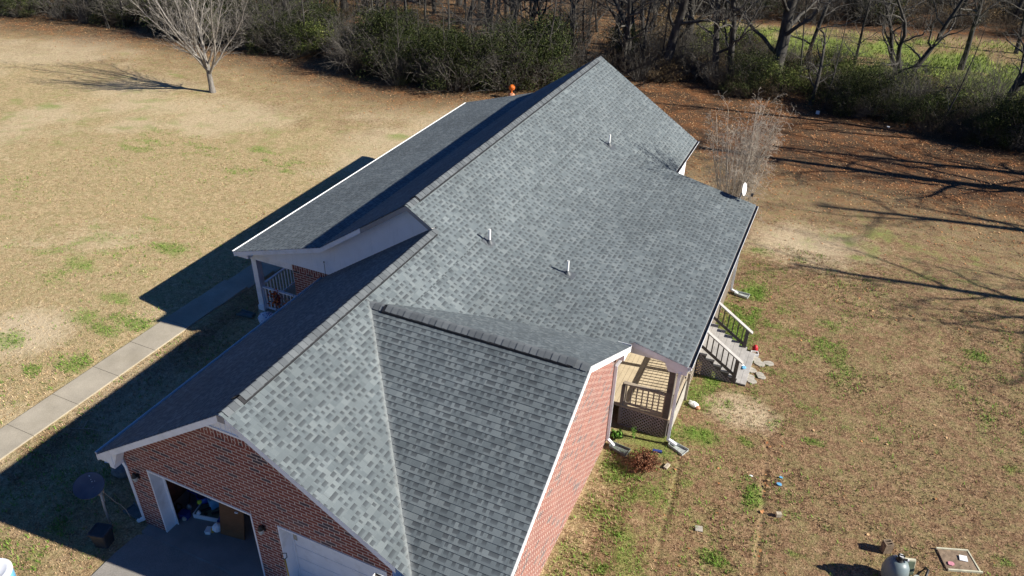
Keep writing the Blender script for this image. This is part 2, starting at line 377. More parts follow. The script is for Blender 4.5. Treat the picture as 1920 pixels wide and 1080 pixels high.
def masks(X, Y):
    e = edge(X)
    n1 = fbm(X, Y, 3.0, 3); n2 = fbm(X, Y, .9, 9); n3 = fbm(X, Y, 7, 5)
    right = sm(4.5, 7, X)
    # litter: thick in the woods and on the shady side behind the house, thinning out over the lawn
    lit_l = sm(-6.5, .5, Y-e+2.0*n1)*.75
    lit_b = (.55*sm(27, 34, Y+5*n1)+.45*sm(33, 40, Y+6*n1))*sm(-9, -3, X)
    lit = np.maximum(lit_l, lit_b*.98)
    field = sm(5, 8, Y-e+1.5*n1)*sm(-8, -2, X)*(1-sm(0, 2.5, Y-69-.2*X+2*n1))
    lit = lit*(1-field)
    bare = right*sm(4.2, .3, np.hypot((X-9.0)/1.3, (Y-24.5))+2.2*(n1-.5))*.75
    pale = np.maximum(bare*sm(19, 23, Y), right*sm(1.5, .4, np.hypot((X-8.9)/1.3, Y-11.2)/1.0+.6*n2-.2)*.7)
    pale = np.maximum(pale, (1-right)*sm(.35, .75, n3)*.55)
    for (c, rr) in (((-13.5, 4.5), 3.2), ((-14.5, 1.5), 2.5)):
        pale = np.maximum(pale, sm(rr, rr*.3, np.hypot(X-c[0], Y-c[1])+n1)*.9)
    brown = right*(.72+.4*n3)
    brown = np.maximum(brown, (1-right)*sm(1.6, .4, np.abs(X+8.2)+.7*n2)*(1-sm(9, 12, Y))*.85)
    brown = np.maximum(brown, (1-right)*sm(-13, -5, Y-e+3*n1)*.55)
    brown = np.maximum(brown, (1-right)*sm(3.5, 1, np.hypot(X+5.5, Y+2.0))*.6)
    green = sm(.30, .85, fbm(X, Y, .7, 21))*(.20+.48*sm(.30, .68, fbm(X, Y, 6, 31)))*(1-lit)*sm(1.5, 5, e-Y)
    near = right*sm(10.5, 6.3, X+1.3*n1)*(1-sm(16, 20, Y)); green = np.maximum(green, near*(.25+.65*sm(.30, .65, n2)))
    strip = sm(1.2, .3, np.abs(X-7.9)+.3*n2)*sm(8.5, 9.5, Y)*(1-sm(19, 21, Y)); green = np.maximum(green, strip*sm(.25, .55, n2))
    for (c, rx, ry) in PW:
        d = np.hypot((X-c[0])/rx, (Y-c[1])/max(ry, .5*rx))+.9*(n2-.5)+.5*(fbm(X, Y, .3, 77)-.5); green = np.maximum(green, sm(1.7, .1, d+1.1*(fbm(X, Y, .35, 55)-.5))*.8)
    green = np.where(Y > 60, green*.3, green)
    green = np.maximum(green, field*(.25+.75*sm(.25, .6, n1)))
    lit = np.maximum(lit, .6*np.exp(-(rut(X, Y)/.075)**2)*(.3+.7*vnoise(X, Y, 1.1, 8)))
    return np.stack([np.clip(lit, 0, 1), np.clip(green, 0, 1), np.clip(pale, 0, 1), np.clip(brown*(1-lit), 0, 1)], -1)
def axis(a, b, st, far):
    core = np.arange(a, b+1e-6, st); g = st*1.5*1.25**np.arange(30); g = np.cumsum(g); g = g[g < far]
    return np.concatenate([(a-g)[::-1], core, b+g])
def m_ground():
    n = NT('lawn'); p = n.geo(); at_ = n.new('ShaderNodeAttribute', attribute_name='mask')
    L, Gn, P = n.xyz(at_.outputs['Vector'])[:3] if False else n.new('ShaderNodeSeparateColor', [at_.outputs['Color']]).outputs[:3]
    Br = at_.outputs['Alpha']
    f1 = n.noise(p, 22, 3, .7); f2 = n.noise(p, 6, 4, .7); f3 = n.noise(p, 1.2, 5, .6); f4 = n.noise(p, 55, 2, .8)
    fm = n.mapr(n.M('ADD', n.M('MULTIPLY', f1, .6), n.M('MULTIPLY', f2, .4)), .34, .66)
    tan = n.ramp(fm, [(.05, (.19, .13, .07)), (.35, (.34, .245, .13)), (.6, (.48, .36, .20)), (.95, (.64, .51, .32))])
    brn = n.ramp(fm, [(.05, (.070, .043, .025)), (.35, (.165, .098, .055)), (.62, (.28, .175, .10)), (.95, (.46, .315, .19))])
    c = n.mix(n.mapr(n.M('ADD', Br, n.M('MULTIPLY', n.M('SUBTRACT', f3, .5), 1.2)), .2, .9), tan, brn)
    olive = n.ramp(f4, [(.3, (.14, .15, .055)), (.7, (.32, .32, .13))])
    c = n.mix(n.mapr(n.noise(p, 2.6, 5, .75), .44, .62, 0, .45), c, olive)
    pal = n.ramp(f1, [(.25, (.46, .34, .21)), (.55, (.60, .49, .33)), (.8, (.70, .60, .44))])
    c = n.mix(n.M('MULTIPLY', n.mapr(n.M('ADD', P, n.M('MULTIPLY', n.M('SUBTRACT', f2, .5), .8)), .2, .8), .8), c, pal)
    red = n.ramp(f4, [(.28, (.035, .020, .012)), (.45, (.12, .056, .026)), (.6, (.25, .115, .05)), (.8, (.46, .24, .11))])
    red = n.mix(n.mapr(n.noise(p, .9, 4, .7), .45, .62), n.ramp(f4, [(.3, (.04, .028, .018)), (.6, (.12, .075, .045)), (.8, (.25, .17, .10))]), red)
    c = n.mix(n.mapr(n.M('ADD', L, n.M('MULTIPLY', n.M('SUBTRACT', f2, .5), 1.3)), .15, .85), c, red)
    gr = n.ramp(f1, [(.25, (.05, .09, .015)), (.45, (.13, .21, .035)), (.62, (.22, .32, .06)), (.85, (.38, .46, .12))])
    c = n.mix(n.mapr(n.M('ADD', Gn, n.M('MULTIPLY', n.M('SUBTRACT', f2, .5), 1.1)), .3, .95, 0, .78), c, gr)
    h = n.M('ADD', n.M('MULTIPLY', f1, .6), n.M('ADD', n.M('MULTIPLY', f2, .9), n.M('MULTIPLY', f4, .25)))
    return n.done(c, .97, n.bump(h, .75, .06), .1)
M['lawn'] = m_ground()
def build_ground():
    xs = axis(-64, 34, .28, 700); ys = axis(-6, 62, .28, 700)
    # finer near the back corner where the wheel ruts are
    xs = np.unique(np.concatenate([xs, np.arange(7, 19, .07)])); ys = np.unique(np.concatenate([ys, np.arange(3, 22, .09)]))
    X, Y = np.meshgrid(xs, ys); Z = G(X, Y)
    ins = sm(60, 40, np.abs(X+10))*sm(90, 60, np.abs(Y-20))
    hollow = sm(0, .6, np.maximum(np.abs(X-1.0)-8, 0)+0*Y)
    Z = Z+ins*((fbm(X, Y, 2.2, 41)-.5)*.05+(fbm(X, Y, .5, 43)-.5)*.02)
    r = rut(X, Y); Z = Z-np.exp(-(r/.07)**2)*np.where(X > 10.5, .085, .05)*(.25+vnoise(X, Y, 1.1, 8))
    inside = (X > -8.3) & (X < 7.0) & (Y > -.3) & (Y < 25); Z = np.where(inside | ((Y < .3) & (X > -4) & (X < 7)), Z-.03, Z)
    Z = np.where((X > -10.3) & (X < -8.7) & (Y < 14.3), G(X, Y)-.012, Z)
    ny, nx = X.shape; i = np.arange(ny*nx).reshape(ny, nx)
    F = np.stack([i[:-1, :-1], i[:-1, 1:], i[1:, 1:], i[1:, :-1]], -1).reshape(-1, 4)
    me = mesh_np('ground', np.stack([X, Y, Z], -1).reshape(-1, 3), F, attr=masks(X, Y).reshape(-1, 4))
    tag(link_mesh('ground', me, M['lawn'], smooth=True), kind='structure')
build_ground()
def m_grass(name):
    n = NT(name); a = n.new('ShaderNodeAttribute', attribute_name='mask'); r = n.new('ShaderNodeNewGeometry').outputs['Random Per Island']
    k = n.mapr(r, 0, 1, .72, 1.25); return n.done(n.mix(1.0, a.outputs['Color'], n.comb(k, k, k), 'MULTIPLY'), .8, None, .15)
M['grass'] = m_grass('grass_blades')
def blocked(x, y):
    return ((x > -7.4) & (x < 7.1) & (y > 8) & (y < 24.9)) | ((x > -3.9) & (x < 5.7) & (y > .1) & (y < 8.3)) | ((x > -10.2) & (x < -8.85) & (y < 14.2)) | ((x > -3.9) & (y < .25) & (x < 7)) | ((x > 7) & (x < 8.7) & (y > 12.5) & (y < 14.5))
def build_grass():
    rng = np.random.default_rng(3); N = 95000
    # density follows closeness to the viewer
    x = np.concatenate([rng.uniform(5.6, 20, N), rng.uniform(-26, -3.5, N//2), rng.uniform(-12, -3.8, N//5)])
    y = np.concatenate([rng.uniform(-1, 24, N)**1.0, rng.uniform(-4, 22, N//2), rng.uniform(-4, 7, N//5)])
    m = masks(x, y); keep = ~blocked(x, y) & (rng.random(len(x)) < .35+.9*m[:, 1]) & (rut(x, y) > .045)
    x, y, m = x[keep], y[keep], m[keep]; n = len(x)
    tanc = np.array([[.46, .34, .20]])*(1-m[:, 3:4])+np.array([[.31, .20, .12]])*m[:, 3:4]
    gc = np.array([[.13, .22, .035]])*(.7+.9*rng.random((n, 1)))
    isg = (rng.random((n, 1)) < np.clip(m[:, 1:2]*1.15, 0.05, 1)); col = np.where(isg, gc, tanc*(.6+.9*rng.random((n, 1))))
    z = G(x, y); V = []; CC = []
    B = 3
    for b in range(B):
        a = rng.uniform(0, 2*PI, n); l = rng.uniform(.02, .055, n)*(1+.6*isg[:, 0]); wd = rng.uniform(.006, .014, n); le = rng.uniform(.3, 1.5, n)*l
        ox, oy = x+rng.normal(0, .02, n), y+rng.normal(0, .02, n); dx, dy = np.cos(a), np.sin(a)
        P0 = np.stack([ox-dy*wd, oy+dx*wd, z-.01], -1); P1 = np.stack([ox+dy*wd, oy-dx*wd, z-.01], -1); P2 = np.stack([ox+dx*le, oy+dy*le, z+l], -1)
        V.append(np.stack([P0, P1, P2], 1).reshape(-1, 3)); CC.append(np.repeat(np.concatenate([col, np.ones((n, 1))], 1), 3, 0))
    V = np.concatenate(V); CC = np.concatenate(CC)
    me = mesh_np('grass', V, np.arange(len(V)).reshape(-1, 3), attr=CC)
    tag(link_mesh('grass', me, M['grass']), 'short winter grass, tan and green blades, growing all over the lawn', 'grass', kind='stuff')
build_grass()
def build_litter():
    rng = np.random.default_rng(5); N = 260000
    x = rng.uniform(-60, 34, N); y = rng.uniform(4, 66, N); m = masks(x, y)
    keep = ~blocked(x, y) & (rng.random(N) < m[:, 0]*1.0+.012) & (y > np.where(x > 4, 4, 14)); x, y = x[keep], y[keep]; n = len(x); z = G(x, y)+.012
    a = rng.uniform(0, 2*PI, n); s = rng.uniform(.022, .058, n); t = rng.uniform(-.7, .7, n); t2 = rng.uniform(-.6, .6, n)
    dx = np.stack([np.cos(a), np.sin(a), t*.6], -1)*s[:, None]; dy = np.stack([-np.sin(a), np.cos(a), t2*.6], -1)*s[:, None]*.7
    c = np.stack([x, y, z+s*.25], -1); V = np.stack([c-dx, c-dy, c+dx, c+dy], 1).reshape(-1, 3)
    pal = np.array([[.42, .20, .085], [.30, .12, .05], [.48, .24, .10], [.20, .09, .05], [.50, .32, .17]])
    col = pal[rng.integers(0, 5, n)]; CC = np.repeat(np.concatenate([col, np.ones((n, 1))], 1), 4, 0)
    me = mesh_np('fallen_leaves', V, np.arange(len(V)).reshape(-1, 4), attr=CC)
    tag(link_mesh('fallen_leaves', me, M['grass']), 'dry orange brown fallen leaves strewn under the trees and over the back lawn', 'leaves', kind='stuff')
build_litter()

# paths
def build_paths():
    b = MB()
    for k in range(15):
        y0 = -7.6+k*1.46; y1 = y0+1.455
        b.box(-10.02, y0, gz(0, y1)-.1, -8.95, y1, gz(0, y0)+.03)
    o = obj('walkway', b, M['walk'], bevel=.008); tag(o, kind='structure')
    b = MB(); rnd = random.Random(2)
    e = [(-3.82+rnd.uniform(-.09, .09), -14+.35*k) for k in range(40)]; e = [q for q in e if q[1] < -.2]
    e = e+[(-3.72, -.12), (-3.45, .06), (-2.9, .12)]
    b.face([(x, y, .012) for x, y in [(7.0, -14)]+[(7.0, .2), (-2.9, .2)]+e[::-1]][::-1])
    tag(obj('driveway', b, M['drive']), kind='structure')
build_paths()
exec_house = True

# ------------------------------------------------------------------ the house
H, m, ml, wl = 5.284, .648, .674, 4.286
YG, XM = 8.283, -.869; ZM = H-m*XM; mf, XB = .681, -3.992; ZB = ZM+mf*(XB-XM)
mp, XP = .295, -7.526; ZP = ZB+mp*(XP-XB); XR = 3.883; YF = 24.837
me_, XE, ZE = .221, 7.332, 2.78; XS = (H-ZE-me_*XE)/(m-me_); YE0, YE1 = 8.676, 19.36
YC, HC, mc, XC = 4.678, 5.106, .526, 5.798; YC0, YC1 = -.12, 8.258
WY = 8.6
main_z = lambda x: H-m*x
WB = 1.4
def deck_z(x):                      # shallow deck roof running up onto the main slope with an eased bend
    if x >= XS+WB: return ZE+me_*(XE-x)
    if x <= XS-WB: return main_z(x)
    return main_z(x)+(m-me_)*(x-XS+WB)**2/(4*WB)
house = thing('brick_house', 'long red brick house with grey shingle roof, white trim, front porch and back deck', 'house', (0, 0, 0))
EXP = .143
def shingles(b, axis_, e, t, zf, iv, lift=.014):
    """courses from the eave coordinate e up to the top coordinate t; iv(c) gives the run of the course at c"""
    z0, z1 = zf(e), zf(t); L = sum(math.hypot((t-e)/40, zf(e+(t-e)*(q_+1)/40)-zf(e+(t-e)*q_/40)) for q_ in range(40)); n = max(1, math.ceil(L/EXP-1e-6)); stp = (t-e)*EXP/L
    rn = random.Random(int(abs(e)*100))
    for i in range(n):
        a, c = e+stp*i, e+stp*(i+1)
        if i == n-1: c = t
        for (p0, p1), (q0, q1) in zip(iv(a), iv(c)):
            if p1-p0 < .01 and q1-q0 < .01: continue
            p1 = max(p1, p0); q1 = max(q1, q0); za, zc = zf(a)+lift, zf(c)+.001; v0, v1 = i*EXP+.0005, (i+1)*EXP-.0005
            pt = (lambda u, w, z: (w, u, z)) if axis_ == 'y' else (lambda u, w, z: (u, w, z))
            qd = [pt(p0, a, za), pt(p1, a, za), pt(q1, c, zc), pt(q0, c, zc)]; uv = [(p0, v0), (p1, v0), (q1, v1), (q0, v1)]
            b.face(qd, uv)
            b.face([pt(p0, a, za-lift-.004), pt(p1, a, za-lift-.004), pt(p1, a, za), pt(p0, a, za)], [(p0, v0), (p1, v0), (p1, v0+.001), (p0, v0+.001)])
    return b
def ridge(name, p0, p1, sl_l, sl_r, parent, vent=None, perp=(1, 0, 0), r=.15):
    """overlapping ridge caps from p0 to p1; sl_l / sl_r are the falls on the two sides; vent = (from, to) along the ridge"""
    p0, p1, X = Vector(p0), Vector(p1), Vector(perp); L = (p1-p0).length; d = (p1-p0)/L; b = MB(); k = int(L/.165); rn = random.Random(5)
    prof = [(-1, sl_l), (-.55, sl_l), (-.18, sl_l), (0, 0), (.18, sl_r), (.55, sl_r), (1, sl_r)]
    for i in range(k):
        s0, s1 = L*i/k, min(L, L*i/k+L/k*1.25); hv = 0.0
        if vent and vent[0] < s0 < vent[1]: hv = .034
        j = rn.uniform(-.006, .006); ra = []; rb = []
        for t, s in prof:
            off = X*(t*r+j); dz = -abs(t*r)*s + (.012 if t == 0 else .020)
            ra.append(p0+d*s0+off+Vector((0, 0, dz+hv+.014))); rb.append(p0+d*s1+off+Vector((0, 0, dz+hv+.001)))
        for q in range(6): b.face([ra[q], ra[q+1], rb[q+1], rb[q]], [(q*.05, i+.3), (q*.05+.05, i+.3), (q*.05+.05, i+.6), (q*.05, i+.6)])
        bot = [p-Vector((0, 0, .014)) for p in ra]
        for q in range(6): b.face([bot[q], bot[q+1], ra[q+1], ra[q]], [(q*.05, i+.3)]*4)
    o = obj(name, b, M['cap'], parent)
    if vent:
        v = MB(); a, c = p0+d*vent[0], p0+d*vent[1]
        for sgn, s in ((-1, sl_l), (1, sl_r)):
            o1 = X*(sgn*(r+.012))+Vector((0, 0, -(r+.012)*s)); o2 = X*(sgn*.02)
            v.face([a+o1+Vector((0, 0, .0)), c+o1, c+o1+Vector((0, 0, .05)), a+o1+Vector((0, 0, .05))])
            v.face([a+o1+Vector((0, 0, .05)), c+o1+Vector((0, 0, .05)), c+o2+Vector((0, 0, .042)), a+o2+Vector((0, 0, .042))])
            for e_ in (a, c): v.face([e_+o1, e_+o1+Vector((0, 0, .05)), e_+o2+Vector((0, 0, .042)), e_+o2])
        obj('ridge_vent', v, M['black'], parent)
    return o
# valley coordinates on the two flanks of the side gable
vn = lambda x: YC-(HC-main_z(x))/mc
vf_main = lambda x: YC+(HC-main_z(x))/mc
vf_deck = lambda x: YC+(HC-deck_z(x))/mc
XV = (H-HC)/m
def iv_garage_right(x):
    out = [(-.055, max(-.055, vn(x)))] if x > XV else [(-.055, YC)]
    out.append((min(vf_main(x), WY), WY) if x > XV else (YC, WY))
    return out
b = MB()
shingles(b, 'y', -wl, 0, lambda x: H+ml*x, lambda x: [(-.055, WY-.02)])
shingles(b, 'y', XR+3*EXP/math.hypot(1, m), 0, main_z, iv_garage_right)
gr = obj('garage_roof', b, M['shingle'], house)
ridge('ridge_cap', (0, .02, H), (0, 8.28, H), ml, m, gr, (.42, 8.15))
b = MB()
shingles(b, 'y', XR, XM, main_z, lambda x: [(YG-.055 if x < .02 else WY, YF)])
shingles(b, 'y', XB, XM, lambda x: ZM+mf*(x-XM), lambda x: [(YG-.055, YF)])
mr = obj('main_roof', b, M['shingle'], house)
ridge('ridge_cap', (XM, YG+.01, ZM), (XM, YF, ZM), mf, m, mr, (.45, 15.9))
b = MB(); shingles(b, 'y', XP, XB, lambda x: ZB+mp*(x-XB), lambda x: [(YG-.055, YF)])
pr_ = obj('porch_roof', b, M['shingle'], house)
b = MB()
def iv_deck(x): return [(vf_deck(x)-.03 if x < XC-.03 else YE0-.055, YE1+.03)]
shingles(b, 'y', XE, XS-WB+.25, lambda x: deck_z(x)+.004, iv_deck)
dr = obj('deck_roof', b, M['shingle'], house)
b = MB()
zcn = lambda y: HC-mc*abs(y-YC)
def xin(y):
    z = zcn(y); x = (H-z)/m
    if y > YC:
        a_, b_ = 0.0, XE
        for _ in range(30):
            c_ = (a_+b_)/2
            if deck_z(c_) > z: a_ = c_
            else: b_ = c_
        x = max(x, a_)
    return x-.02
shingles(b, 'x', YC0, YC, zcn, lambda y: [(min(xin(y) if y > .0 else 3.68, XC-.01), XC+.03)], lift=.014)
shingles(b, 'x', YC1, YC, zcn, lambda y: [(min(xin(y), XC-.01), XC+.03)])
sg = obj('side_gable_roof', b, M['shingle'], house)
ridge('ridge_cap', (XV-.02, YC, HC), (XC, YC, HC), mc, mc, sg, (.42, 5.15), perp=(0, 1, 0))
# undersides (plywood and rafters' soffit), a little below the shingles
b = MB(); t = .09
def under(pts): b.face([(x, y, z-t) for x, y, z in pts])
under([(-wl, 0, H-ml*wl), (0, 0, H), (0, WY, H), (-wl, WY, H-ml*wl)])
under([(0, 0, H), (3.7, 0, main_z(3.7)), (XV, YC, HC), (0, YC, H)])
under([(XM, YG, ZM), (XR, YG+.3, main_z(XR)), (XR, YF, main_z(XR)), (XM, YF, ZM)])
under([(XM, YG, ZM), (XB, YG, ZB), (XB, YF, ZB), (XM, YF, ZM)]); under([(XP, YG, ZP), (XB, YG, ZB), (XB, YF, ZB), (XP, YF, ZP)])
under([(3.6, YE0, deck_z(3.6)), (XE, YE0, ZE), (XE, YE1, ZE), (3.6, YE1, deck_z(3.6))])
under([(XV, YC, HC), (XC, YC, HC), (XC, YC0, zcn(YC0)), (3.7, YC0, zcn(YC0))]); under([(XV, YC, HC), (XC, YC, HC), (XC, YC1, zcn(YC1)), (3.2, YC1, zcn(YC1))])
obj('roof_underside', b, M['siding'], house)
# boards along the rakes and eaves
def board(name, p, q, h, mat, w_=.025, drop=0, mb=None):
    o = mb or MB(); p = Vector(p); q = Vector(q); o.prism([p-Vector((0, 0, drop)), q-Vector((0, 0, drop)), q-Vector((0, 0, drop+h)), p-Vector((0, 0, drop+h))], w_)
    if not mb: return obj(name, o, mat, house)
W_ = M['white']
ry = .02
b = MB(); board('', (-wl-.02, -ry, H-ml*(wl+.02)-.012), (0, -ry, H-.012), .175, W_, (0, -.025, 0), mb=b); obj('rake_board', b, W_, house)
b = MB(); board('', (0, -ry, H-.012), (3.72, -ry, main_z(3.72)-.012), .175, W_, (0, -.025, 0), mb=b); obj('rake_board', b, W_, house)
b = MB(); b.box(-.09, -.052, H-.22, .09, -.046, H-.05); obj('peak_patch', b, M['oldtrim'], house, label='bare grey tan patch where paint has peeled at the gable peak')
b = MB(); board('', (XP-.02, YG-ry, ZP-.012), (XB, YG-ry, ZB-.012), .16, W_, (0, -.025, 0), mb=b)
zx = ZM+mf*(-2.46-XM); board('', (XB, YG-ry, ZB-.012), (-2.46, YG-ry, zx-.012), .16, W_, (0, -.025, 0), mb=b); obj('rake_board', b, W_, house)
b = MB(); board('', (-2.46, YG-ry+.01, zx-.02), (XM, YG-ry+.01, ZM-.02), .17, W_, (0, -.02, 0), mb=b); board('', (XM, YG-ry+.01, ZM-.02), (.0, YG-ry+.01, main_z(0.0)-.02), .14, W_, (0, -.02, 0), mb=b)
obj('rake_board', b, M['oldtrim'], house, label='bare grey upper rake board of the middle gable, its white cover missing')
b = MB(); board('', (XC+ry, YC0, zcn(YC0)-.012), (XC+ry, YC, HC-.012), .16, W_, (.025, 0, 0), mb=b); board('', (XC+ry, YC, HC-.012), (XC+ry, YC1, zcn(YC1)-.012), .16, W_, (.025, 0, 0), mb=b); obj('rake_board', b, W_, house)
b = MB(); board('', (XC-.1, YE0-ry, deck_z(XC-.1)-.012), (XE, YE0-ry, ZE-.012), .17, W_, (0, -.025, 0), mb=b); b.prism([(XE, YE0-.02, ZE-.03), (XE, YE0-.02, ZE-.30), (XE-.5, YE0-.02, ZE-.30), (XE-.62, YE0-.02, ZE-.06)], (0, -.02, 0)); obj('rake_board', b, W_, house)
b = MB(); 
for q_ in range(8):
    xa, xb_ = XS-.3+(XE-XS+.3)*q_/8, XS-.3+(XE-XS+.3)*(q_+1)/8; board('', (xa, YE1, deck_z(xa)-.012), (xb_, YE1, deck_z(xb_)-.012), .13, W_, (0, .025, 0), mb=b)
obj('rake_board', b, W_, house); b = MB(); board('', (XM, YF, ZM-.012), (XR, YF, main_z(XR)-.012), .15, W_, (0, .025, 0), mb=b)
board('', (XM, YF, ZM-.012), (XB, YF, ZB-.012), .15, W_, (0, .025, 0), mb=b); board('', (XB, YF, ZB-.012), (XP, YF, ZP-.012), .15, W_, (0, .025, 0), mb=b); obj('rake_board', b, W_, house)
# cheek wall filling the step between deck roof and main roof
b = MB()
for yy in (YE1-.3, ): b.face([(XS-.5, yy, main_z(XS-.5)-.1), (XS, yy, deck_z(XS)-.05), (XR-.2, yy, deck_z(XR)-.1), (XR-.2, yy, main_z(XR)-.1)])
b.face([(XR-.28, YG, 0), (XR-.28, YF-.3, -1.2), (XR-.28, YF-.3, main_z(XR-.28)-.1), (XR-.28, YG, main_z(XR-.28)-.1)])
obj('back_wall', b, M['siding'], house)
# eaves: drip edge, gutters
def gutter(p, q, out, name='gutter'):
    """open K-style trough hung outside an eave"""
    p, q, o = Vector(p), Vector(q), Vector(out); g = MB(); w2 = .095; hh = .10
    A = [p+o*.0, p+o*.0-Vector((0, 0, hh)), p+o*w2*.75-Vector((0, 0, hh)), p+o*w2-Vector((0, 0, .0))]; B = [x+(q-p) for x in A]; th = Vector((0, 0, -.006))
    for k in range(3): g.face([A[k], A[k+1], B[k+1], B[k]])
    for k in range(3):
        s_ = [A[k]+o*.006*(1 if k == 0 else -1 if k == 2 else 0)+Vector((0, 0, .006 if k == 1 else 0)) for k in range(3)]
    g.face(A); g.face(B[::-1])
    lip = o*.012; g.prism([A[3], A[3]+lip, A[3]+lip-Vector((0, 0, .018)), A[3]-Vector((0, 0, .018))], q-p)
    g.prism([A[0], A[0]-o*.01, A[0]-o*.01-Vector((0, 0, .14)), A[0]-Vector((0, 0, .14))], q-p)
    gg = obj(name, g, W_, house)
    f = MB(); f.face([p+o*.008-Vector((0, 0, .05)), q+o*.008-Vector((0, 0, .05)), q+o*(w2-.012)-Vector((0, 0, .05)), p+o*(w2-.012)-Vector((0, 0, .05))]); obj('gutter_debris', f, M['gutterin'], gg)
    return gg
gutter((-wl-.005, .0, H-ml*wl-.015), (-wl-.005, WY, H-ml*wl-.015), (-1, 0, 0))
gutter((XE+.005, YE0, ZE-.015), (XE+.005, YE1, ZE-.015), (1, 0, 0))
gutter((XR+.005, YE1+.0, main_z(XR)-.015), (XR+.005, YF, main_z(XR)-.015), (1, 0, 0))
gutter((XP-.005, YG, ZP-.015), (XP-.005, YF, ZP-.015), (-1, 0, 0))
gutter((3.3, YC0-.005, zcn(YC0)-.015), (XC, YC0-.005, zcn(YC0)-.015), (0, -1, 0))
gutter((5.25, YC1+.005, zcn(YC1)-.02), (XC+.03, YC1+.005, zcn(YC1)-.02), (0, 1, 0))
# eave returns (the white boxed corners under the rakes)
b = MB(); ze = H-ml*wl
b.prism([(-wl+.0, 0, ze-.03), (-wl+.0, 0, ze-.20), (-3.83, 0, ze-.20), (-3.62, 0, H-ml*3.62-.19)], (0, .24, 0)); b.prism([(-3.98, -.012, ze-.02), (-3.98, -.012, ze-.30), (-3.84, -.012, ze-.30), (-3.84, -.012, ze+.1)], (0, .25, 0)); obj('eave_return', b, W_, house)
b = MB(); b.prism([(XP, YG, ZP-.03), (XP, YG, ZP-.17), (XP+.52, YG, ZP-.17), (XP+.52, YG, ZP+.10)], (0, .3, 0)); obj('eave_return', b, W_, house)
b = MB(); z1 = zcn(YC1); b.prism([(XC, YC1, z1-.03), (XC, YC1, z1-.19), (XC, YC1-.45, z1-.19), (XC, YC1-.45, z1+.19)], (-.24, 0, 0)); obj('eave_return', b, W_, house)
# walls -------------------------------------------------------------
fy = .25
D1 = (-3.13, -.12, 2.13); D2 = (.58, 3.30, 2.13); X0, X1 = -3.79, 5.55
zl = lambda x: H+ml*x-.19; zr_ = lambda x: main_z(x)-.19
b = MB(); T = .10
def wall_rect(x0, x1, z0, z1): b.box(x0, fy, z0, x1, fy+T, z1)
for x0, x1, z0, z1 in ((X0, D1[0], -.1, 2.13), (D1[1], D2[0], -.1, 2.13), (D2[1], X1, -.1, 2.13)): wall_rect(x0, x1, z0, z1)
ztop = 4.43; xl_, xr_ = (ztop+.19-H)/ml, (H-.19-ztop)/m
b.prism([(X0, fy, 2.13), (X1, fy, 2.13), (X1, fy, 2.46), (3.72, fy, 2.6), (xr_, fy, ztop), (xl_, fy, ztop), (X0, fy, zl(X0))], (0, T, 0))
bw = obj('garage_front_wall', b, M['brick'], house)
b = MB(); b.prism([(xl_-.02, fy-.012, ztop+.0), (xr_+.02, fy-.012, ztop), (xr_+.16, fy-.012, ztop-.205), (xl_-.16, fy-.012, ztop-.205)], (0, .02, 0)); obj('soldier_course', b, M['soldier'], bw)
b = MB(); b.box(xl_-.1, fy-.03, ztop+.001, xr_+.1, fy+.02, ztop+.05)
b.prism([(xl_-.03, fy-.005, ztop+.05), (xr_+.03, fy-.005, ztop+.05), (0, fy-.005, H-.1)], (0, .05, 0))
for i in range(-6, 7): 
    x = i*.14; zt = (zl(x) if x < 0 else zr_(x))+.05
    if zt > ztop+.06: b.box(x-.006, fy-.016, ztop+.05, x+.006, fy-.004, zt)
obj('gable_panel', b, M['siding'], house)
b = MB(); b.box(X0, fy+T, -.1, X0+.1, WY, H-ml*3.79-.1); obj('garage_side_wall', b, M['brick'], house)
b = MB(); b.prism([(X1, fy, -.1), (X1, 8.12, -.1), (X1, 8.12, zcn(8.12)-.1), (X1, YC, HC-.1), (X1, fy, zcn(fy)-.1)], (-.1, 0, 0)); b.box(3.6, 8.02, -.1, X1-.101, 8.12, 3.1); gw = obj('side_gable_wall', b, M['brick'], house)
b = MB(); b.box(X1+.001, fy-.01, 2.36, XC, YC0+.3, 2.47); obj('soffit', b, W_, house)
# middle gable: lap siding above, brick below
b = MB(); LAP = .105; z = 2.56
while z < ZM-.12:
    def xl(zz):
        x = XM-(ZM-zz-.1)/mf
        return x if zz-.0 > ZB-.1 else max(XB-(ZB-.1-zz)/mp, XP+.32)
    def xr2(zz): return min((H-zz-.12)/m, 1.2)
    z2 = min(z+LAP, ZM-.11); a, c = xl(z), xl(z2); e, f = xr2(z), xr2(z2)
    if e > a: b.face([(a, WY-.024, z), (e, WY-.024, z), (max(f, c), WY-.002, z2), (c, WY-.002, z2)]); b.face([(a, WY, z), (e, WY, z), (e, WY-.024, z), (a, WY-.024, z)])
    z += LAP
obj('gable_siding', b, M['siding'], house)
b = MB(); b.box(-5.5, WY+.004, -.3, -3.6, WY+.12, 2.565); b.box(-5.5, WY+.12, -1.4, -5.4, YF-.3, 2.9); pw = obj('porch_end_wall', b, M['brick'], house)
b = MB(); b.box(-5.505, WY-.01, 2.33, -3.82, WY+.003, 2.555); obj('soldier_course', b, M['soldier'], pw)
b = MB(); b.box(-5.45, WY, ZB-1.0, XB, WY+.05, 2.9); b.box(-7.28, WY+.02, 2.30, -5.52, WY+.14, 2.558); b.box(-7.28, WY+.14, 2.30, -7.14, YF-.4, 2.62); obj('porch_beam', b, W_, house)
b = MB(); b.box(-7.3, WY, -1.4, -5.5, YF-.4, .25); obj('porch_floor', b, M['walk'], house)
